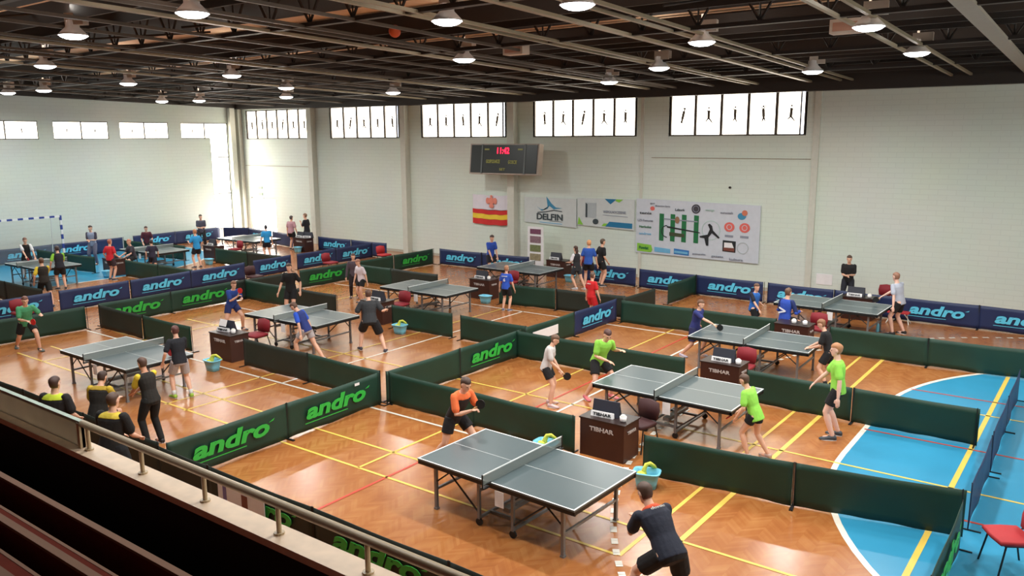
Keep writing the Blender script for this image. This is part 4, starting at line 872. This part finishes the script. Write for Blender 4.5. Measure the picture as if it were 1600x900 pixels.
        if pony: hm.tube([hc-hf*.05*S+hd*.01*S, hc-hf*.085*S-hd*.02*S, hc-hf*.075*S-hd*.09*S], [.014*S, .02*S, .008*S], 8, round_ends=True)
        hm.build('hair', cmat(tuple(min(255, int(c*1.15)+6) for c in hair), 'hair'), t, smooth=True)
    if near or H > 1.5:
        for q in (1, -1): MB().ell(hc+hf*.0465*S+hlat*.0165*q*S+hd*.002*S, (.004*S, .0052*S, .0035*S), ax).build('eye', M_black, t, smooth=True)
    if back:                                                   # lettering across the shoulders: (text, size, drop, colour)
        for txt, w_, h_, tt, col in back:
            c = hips+s*tt*H-f*(.0735*wd*H+.012)
            o = lettering(txt, t, c, w_*H, h_*H, cmat(col), bold=.02, name='back_lettering')
            o.matrix_local = Matrix(((-lat.x*w_*H, s.x*h_*H, -f.x, c.x), (-lat.y*w_*H, s.y*h_*H, -f.y, c.y), (-lat.z*w_*H, s.z*h_*H, -f.z, c.z), (0, 0, 0, 1)))
    if bat:
        col, lbb = bat; e, wv = el[1], wr[1]; d = (wv-e).normalized(); d = (d+Vector(P.get('bd', (0, 0, 0)))).normalized()
        M0 = Matrix.Rotation(R(face), 3, 'Z'); c = M0 @ (wv+d*.05*H)+Vector((x, y, 0)); dd = M0 @ d; nn = dd.cross(Vector((0, 0, 1))); nn = nn.normalized() if nn.length > .1 else Vector((1, 0, 0)); nn = (nn+Vector(P.get('bn', (0, 0, 0)))).normalized(); sd = nn.cross(dd).normalized(); nn = dd.cross(sd)
        pd = thing('table_tennis_bat', lbb, 'bat', c, 0, 'table tennis bats'); r = .078
        def disc_(o0, o1): return [[dd*(.115+r*1.03*math.cos(2*PI*k/18))+sd*r*math.sin(2*PI*k/18)+nn*o for k in range(18)] for o in (o0, o1)]
        MB().rings(disc_(-.006, .0)).build('rubber', mat('rubber_red', (206, 44, 44), .5) if col == 'red' else mat('rubber_black', (26, 26, 28), .45), pd)
        MB().rings(disc_(.0, .006)).build('rubber', mat('rubber_red', (206, 44, 44), .5) if col in ('red', 'redback') else mat('rubber_black', (26, 26, 28), .45), pd)
        MB().tube([-dd*.045, dd*.05], [.014, .012], 8).build('handle', mat('bat_wood', (188, 150, 100), .5), pd)
    return t
LIME = (150, 222, 84); NAVY = (36, 42, 62); BLK = (28, 27, 30); BLU = (44, 84, 178); YEL = (226, 196, 58)
# --- nearest table
person('crouching man in navy shirt with orange collar, seen from behind by the nearest table', -3.5, 7.62, 152, 1.80, 'ready', (36, 40, 56), hair=(66, 46, 36), near=True, hz=.45, lean=46, tw=-6, ft=((.12, .20), (-.14, -.16)), hl=(.30, -.03, .54), hr=(.32, -.02, .52), pl=(-.3, 1, -.3), leg=.7, yoke=None, collar=(226, 92, 60), back=[('donic', .1, .016, .262, (214, 214, 214))], wd=1.08, look=10, sock=(230, 230, 230), nod=14)
person('man in an orange and black shirt crouching with a black bat behind the nearest table', -8.3, 9.62, -12, 1.74, 'ready', (38, 32, 34), sleeve=(240, 118, 66), hair=(60, 42, 34), shoes=(70, 110, 190), near=True, hz=.475, lean=26, ft=((.16, .16), (-.16, -.16)), hl=(.24, .1, .62), hr=(.28, -.03, .60), leg=.6, yoke=(240, 118, 66), bat=('black', 'black bat held by the orange and black shirted man'), nod=14, bd=(.2, .1, .5))
# --- second nearest table
person('boy in a pale grey shirt standing with a black bat beside the second table', -8.72, 13.0, 22, 1.54, 'stand', (204, 198, 196), hair=(86, 62, 48), shoes=(206, 176, 178), near=True, lean=14, hx=-.03, ft=((.0, .06), (.05, -.1)), hr=(.17, -.08, .50), hl=(.12, .08, .48), nod=22, bat=('black', 'black bat held by the pale grey shirted boy'), leg=.6, sock=None)
person('man in lime green leaning forward at the left end of the second table', -8.15, 14.0, -22, 1.72, 'ready', LIME, hair=(70, 44, 40), shoes=(216, 110, 120), near=True, hz=.47, lean=26, ft=((.1, .12), (-.02, -.17)), hl=(.20, .17, .60), hr=(.2, -.02, .50), leg=.7, nod=22, tw=-15)
person('girl in lime green with a red bat at the right end of the second table', -4.38, 12.72, 172, 1.52, 'walk', LIME, hair=(72, 50, 38), near=True, hz=.50, lean=22, ft=((.05, .05), (-.12, -.1)), hl=(.16, .12, .46), hr=(.22, -.04, .48), tail=-.07, bat=('red', 'red bat held by the girl in lime green'), leg=.4, nod=16, style='short', shoes=(190, 160, 150), bn=(.0, -1, .2))
person('tall boy in lime green and dark trainers standing by the blue goal area', -3.52, 14.42, 190, 1.80, 'stand', LIME, hair=(150, 104, 70), skin='pink', near=True, lean=4, ft=((.02, .07), (-.02, -.09)), hl=(-.02, .19, .44), hr=(.22, -.1, .52), leg=.66, shoes=(56, 62, 70), tw=6)
# --- third table
person('boy in a navy shirt with a lime side stripe reaching over the third table', -7.85, 18.1, -8, 1.58, 'ready', (44, 52, 116), hair=(92, 62, 44), near=True, hz=.47, lean=14, ft=((.05, .12), (-.14, -.12)), hl=(-.06, .24, .46), hr=(.40, -.06, .56), leg=.85, bottom=(34, 38, 80), bat=('black', 'dark bat reaching over the third table'), shoes=(196, 190, 210))
person('player in a blue and black shirt behind the barrier at the far right table', -7.42, 20.95, 10, 1.5, 'stand', (44, 104, 186), sleeve=(30, 34, 50), hair=(86, 58, 42), lean=5, hl=(.1, .2, .56), hr=(.14, -.18, .5), tw=-40, leg=.66)
person('official in a blue jacket with white panel sitting at the desk behind the third table', -6.5, 20.72, 70, 1.78, 'sit', (44, 78, 178), sleeve=(36, 50, 104), hair=(92, 66, 52), longs=True, lean=6, hl=(.2, .1, .46), hr=(.2, -.1, .46), back=[('>', .12, .10, .12, (226, 228, 238))], hz=.36, ft=((.22, .08), (.22, -.08)))
person('boy in a black shirt with yellow collar behind the right end of the third table', -4.5, 17.5, 186, 1.58, 'ready', BLK, hair=(120, 82, 56), hz=.49, lean=16, long_=False, ft=((.0, .09), (-.12, -.09)), hl=(.24, .06, .52), hr=(.26, -.02, .52), yoke=None, leg=.7, shoes=BLK, sock=BLK, nod=20)
person('man in a light grey shirt and black shorts playing at the far right table', -4.28, 23.35, 172, 1.76, 'stand', (178, 184, 200), hair=(128, 92, 74), skin='pink', lean=12, tw=-22, ft=((.04, .09), (-.06, -.1)), hl=(.02, .2, .45), hr=(.30, .02, .53), bat=('black', 'bat held out by the grey shirted man'), leg=.66, shoes=BLK, sock=None)
person('man in black standing against the far wall with his hands together', -6.35, 26.3, -80, 1.72, 'arms', BLK, bottom=(34, 34, 44), long_=True, hair=(70, 52, 42), shoes=BLK)
# --- far middle courts
person('man in a blue shirt standing at the far wall left of the dark table', -19.0, 24.3, -20, 1.74, 'stand', (40, 76, 172), bottom=(28, 28, 40), hair=(60, 46, 40), hl=(.16, .08, .46), hr=(.18, -.08, .46), lean=8, nod=12, leg=.7)
person('boy in blue with a white number on his back, near the dark table', -14.85, 19.75, 100, 1.46, 'stand', (44, 86, 196), hair=(150, 108, 82), hs=1.08, leg=.75, shoes=(110, 116, 140), back=[('6', .045, .075, .16, (232, 236, 244)), ('KOWALSKI', .13, .022, .235, (232, 236, 244))], ft=((0, .07), (0, -.07)))
person('woman umpire in white sleeves and a dark vest beside the far desk', -15.0, 24.15, 170, 1.62, 'stand', (40, 42, 46), sleeve=(226, 224, 230), bottom=(40, 46, 54), hair=(58, 38, 32), style='long', hl=(.2, .08, .58), hr=(.2, -.08, .58), leg=.7, tail=-.1, shoes=(200, 200, 206), look=0, ft=((-.04, .06), (-.2, -.05)), hz=.5)
person('tall boy in a blue shirt and black shorts standing behind the woman umpire', -14.85, 24.7, 110, 1.76, 'stand', (44, 88, 178), hair=(190, 134, 92), leg=.66, hl=(.04, .17, .46))
person('man in a black shirt standing at the far wall right of the tall boy', -14.6, 25.15, 60, 1.78, 'stand', (24, 24, 28), hair=(72, 58, 46), leg=.66, hl=(.02, .18, .48), hr=(.1, -.1, .5))
person('boy in a red kit standing between the dark panels in the hall centre', -11.95, 20.05, 78, 1.48, 'stand', (206, 34, 40), bottom=(206, 34, 40), hair=(80, 60, 50), hs=1.06, leg=.8, back=[('LEBORK', .1, .02, .235, (240, 220, 220))])
person('girl in a white shirt with a dark bat behind the middle left courts', -19.5, 18.05, -95, 1.52, 'stand', (226, 214, 222), hair=(140, 96, 80), hl=(-.02, .17, .46), hr=(.1, -.13, .46), hs=1.05, lean=8, nod=20, leg=.6)
person('girl with long brown hair in a grey jacket beside the girl in white', -20.35, 18.5, -40, 1.58, 'stand', (84, 72, 82), hair=(70, 42, 36), style='long', long_=True, bottom=(36, 26, 30), longs=True, hl=(.12, .14, .5), hr=(.04, -.16, .46))
# --- middle left court
person('man in dark grey and black shorts bending with his back turned, hall centre', -14.72, 13.85, 140, 1.74, 'ready', (50, 52, 56), bottom=(22, 22, 26), hair=(74, 50, 40), hz=.46, lean=20, ft=((.12, .14), (-.1, -.2)), hl=(.22, .16, .54), hr=(.14, -.24, .58), wd=1.15, near=True, bat=('black', 'black bat held by the dark grey shirted man'), shoes=(60, 56, 66), leg=.85)
person('boy in blue and grey shorts striding head down past a table', -15.35, 12.35, 200, 1.62, 'walk', (38, 54, 120), sleeve=(40, 84, 200), bottom=(170, 160, 160), hair=(78, 54, 42), hz=.49, lean=24, ft=((.12, .06), (-.26, -.02)), hl=(-.0, .16, .44), hr=(.0, -.16, .42), nod=40, near=True, leg=.62, shoes=(220, 220, 228))
person('player in a black shirt standing upright behind the centre left table', -19.5, 15.2, -60, 1.74, 'stand', (20, 19, 21), hair=(66, 48, 40), lean=3, hl=(.06, .19, .5), hr=(.1, -.18, .48), leg=.7)
person('boy in a dark blue shirt swinging a red bat at the centre left table', -19.6, 13.2, -8, 1.62, 'ready', (36, 66, 142), hair=(110, 74, 56), near=True, hz=.47, lean=22, bottom=(34, 44, 96), ft=((.06, .16), (-.1, -.16)), hl=(.2, .1, .58), hr=(.28, -.02, .64), bat=('red', 'red bat swung by the boy in blue'), bd=(0, 0, 1), leg=.6, bn=(0, -1, 0))
# --- near left court
person('boy in black shirt and grey shorts with a red bat, near left table', -15.25, 8.95, 165, 1.60, 'stand', (26, 28, 36), bottom=(170, 162, 164), hair=(78, 44, 40), near=True, lean=12, hz=.5, ft=((.03, .09), (-.06, -.1)), hl=(.1, .18, .48), hr=(.25, -.04, .56), bat=('red', 'red bat held by the boy in black at the near left table'), leg=.75, shoes=(150, 186, 60), sock=(206, 206, 206))
person('boy in a green shirt and black shorts lunging with a red bat', -22.1, 8.85, -14, 1.68, 'ready', (76, 158, 112), hair=(96, 62, 52), near=True, hz=.44, lean=24, ft=((.18, .12), (-.26, -.12)), hl=(.22, .18, .56), hr=(.26, -.02, .50), bat=('red', 'red bat held by the lunging boy in green'), leg=.75, shoes=(70, 80, 76))
person('boy in a black and yellow shirt standing in the team by the gallery', -13.2, 7.15, 185, 1.64, 'stand', (34, 30, 26), sleeve=YEL, bottom=(24, 24, 24), hair=(72, 50, 40), skin='tan', near=True, lean=12, hl=(.26, .05, .55), hr=(.28, -.02, .54), long_=True, nod=14, shoes=BLK)
person('seated player in black and yellow with head bowed, beside the standing team mate', -14.0, 6.6, 120, 1.66, 'sit', (34, 30, 26), sleeve=(200, 168, 48), yoke=(170, 140, 40), hair=(52, 34, 28), lean=16, nod=26, near=True, hz=.34, ft=((.22, .08), (.22, -.08)), wd=1.12)
person('player in black with a yellow shoulder stripe standing closest to the handrail', -11.35, 5.5, 112, 1.76, 'stand', (26, 24, 24), yoke=(206, 180, 60), hair=(66, 46, 36), lean=8, near=True, wd=1.2, hl=(.2, .1, .55), hr=(.2, -.1, .54), long_=True, back=[('andro', .12, .03, .0, (170, 160, 60))])
person('player in black with a lime shoulder line standing alone behind the grey screen', -13.05, 5.5, 118, 1.72, 'stand', (26, 24, 26), yoke=(190, 206, 50), hair=(58, 38, 32), lean=3, near=True, wd=1.2, long_=True, hl=(.16, .12, .54), hr=(.16, -.1, .54))
# --- far left courts
person('boy in a yellow and black shirt walking in the aisle at the left', -27.6, 11.75, 170, 1.66, 'walk', (38, 30, 22), sleeve=YEL, bottom=(26, 24, 22), hair=(84, 56, 40), hl=(.1, .16, .48), hr=(.26, -.08, .46), yoke=None, leg=.8, lean=10)
person('player in black with a lime sleeve at the right end of the far left table', -30.35, 13.5, 170, 1.64, 'stand', (30, 30, 40), sleeve=(140, 200, 60), hair=(50, 38, 38), hl=(.12, .16, .5), hr=(.24, -.06, .56), leg=.75, bat=('red', 'red bat at the right end of the far left table'), lean=12)
person('player in black with a white sleeve holding a red bat at the far left edge', -33.95, 13.9, -20, 1.68, 'stand', (32, 28, 26), sleeve=(216, 216, 218), hair=(96, 66, 56), hl=(.2, .16, .5), hr=(.26, -.02, .54), lean=8, bat=('red', 'red bat at the far left edge'), leg=.75)
person('man in a grey white shirt standing at the left wall behind the blue panels', -35.3, 17.15, -50, 1.78, 'arms', (138, 148, 172), sleeve=(70, 64, 80), bottom=(96, 96, 116), long_=True, hair=(54, 42, 38))
person('seated umpire with light brown hair behind the desk left of the red shirted player', -31.9, 17.1, -90, 1.66, 'sit', (60, 56, 66), hair=(160, 106, 84), hz=.38)
person('player in a red shirt and dark shorts seen from behind on the far left', -30.75, 15.55, 110, 1.64, 'stand', (202, 38, 50), bottom=(58, 42, 48), hair=(140, 84, 66), leg=.7, hl=(.08, .17, .5), hr=(.12, -.14, .54))
person('player in a maroon shirt behind the second far left table', -34.9, 19.4, -30, 1.62, 'stand', (84, 34, 48), hair=(58, 36, 32), hl=(.16, .1, .5), hr=(.16, -.1, .48), hz=.49, lean=12)
person('small boy in dark clothes in front of the second far left table', -30.9, 17.35, 150, 1.42, 'walk', (46, 42, 62), bottom=(28, 28, 44), hair=(52, 40, 40), hs=1.08, leg=.8, lean=6)
person('boy in a light blue shirt and black shorts beside the second far left table', -30.75, 19.25, 180, 1.68, 'stand', (44, 150, 214), bottom=(22, 24, 36), hair=(156, 106, 72), hl=(.16, .12, .66), hr=(.1, -.16, .5), leg=.66)
person('man in a dark grey shirt standing by the left wall near the corner window', -35.9, 22.8, -30, 1.78, 'arms', (74, 74, 88), bottom=(30, 28, 32), long_=True, hair=(66, 58, 50))
person('boy in a light blue shirt at the right end of the glaring table', -30.5, 22.6, 160, 1.56, 'stand', (44, 150, 214), bottom=(24, 26, 40), hair=(34, 34, 44), hs=1.04, leg=.75, sock=(235, 235, 240), shoes=(235, 235, 240))
person('person in a pink shirt standing with the back turned near the bright door', -32.0, 25.15, 100, 1.72, 'stand', (186, 142, 152), bottom=(30, 26, 30), hair=(70, 60, 60), leg=.6, wd=1.08)
person('tall man in black standing close beside the pink shirted person', -31.35, 25.6, 200, 1.84, 'stand', (38, 36, 44), bottom=(34, 32, 40), hair=(120, 90, 70), long_=True, hl=(.14, .06, .72))
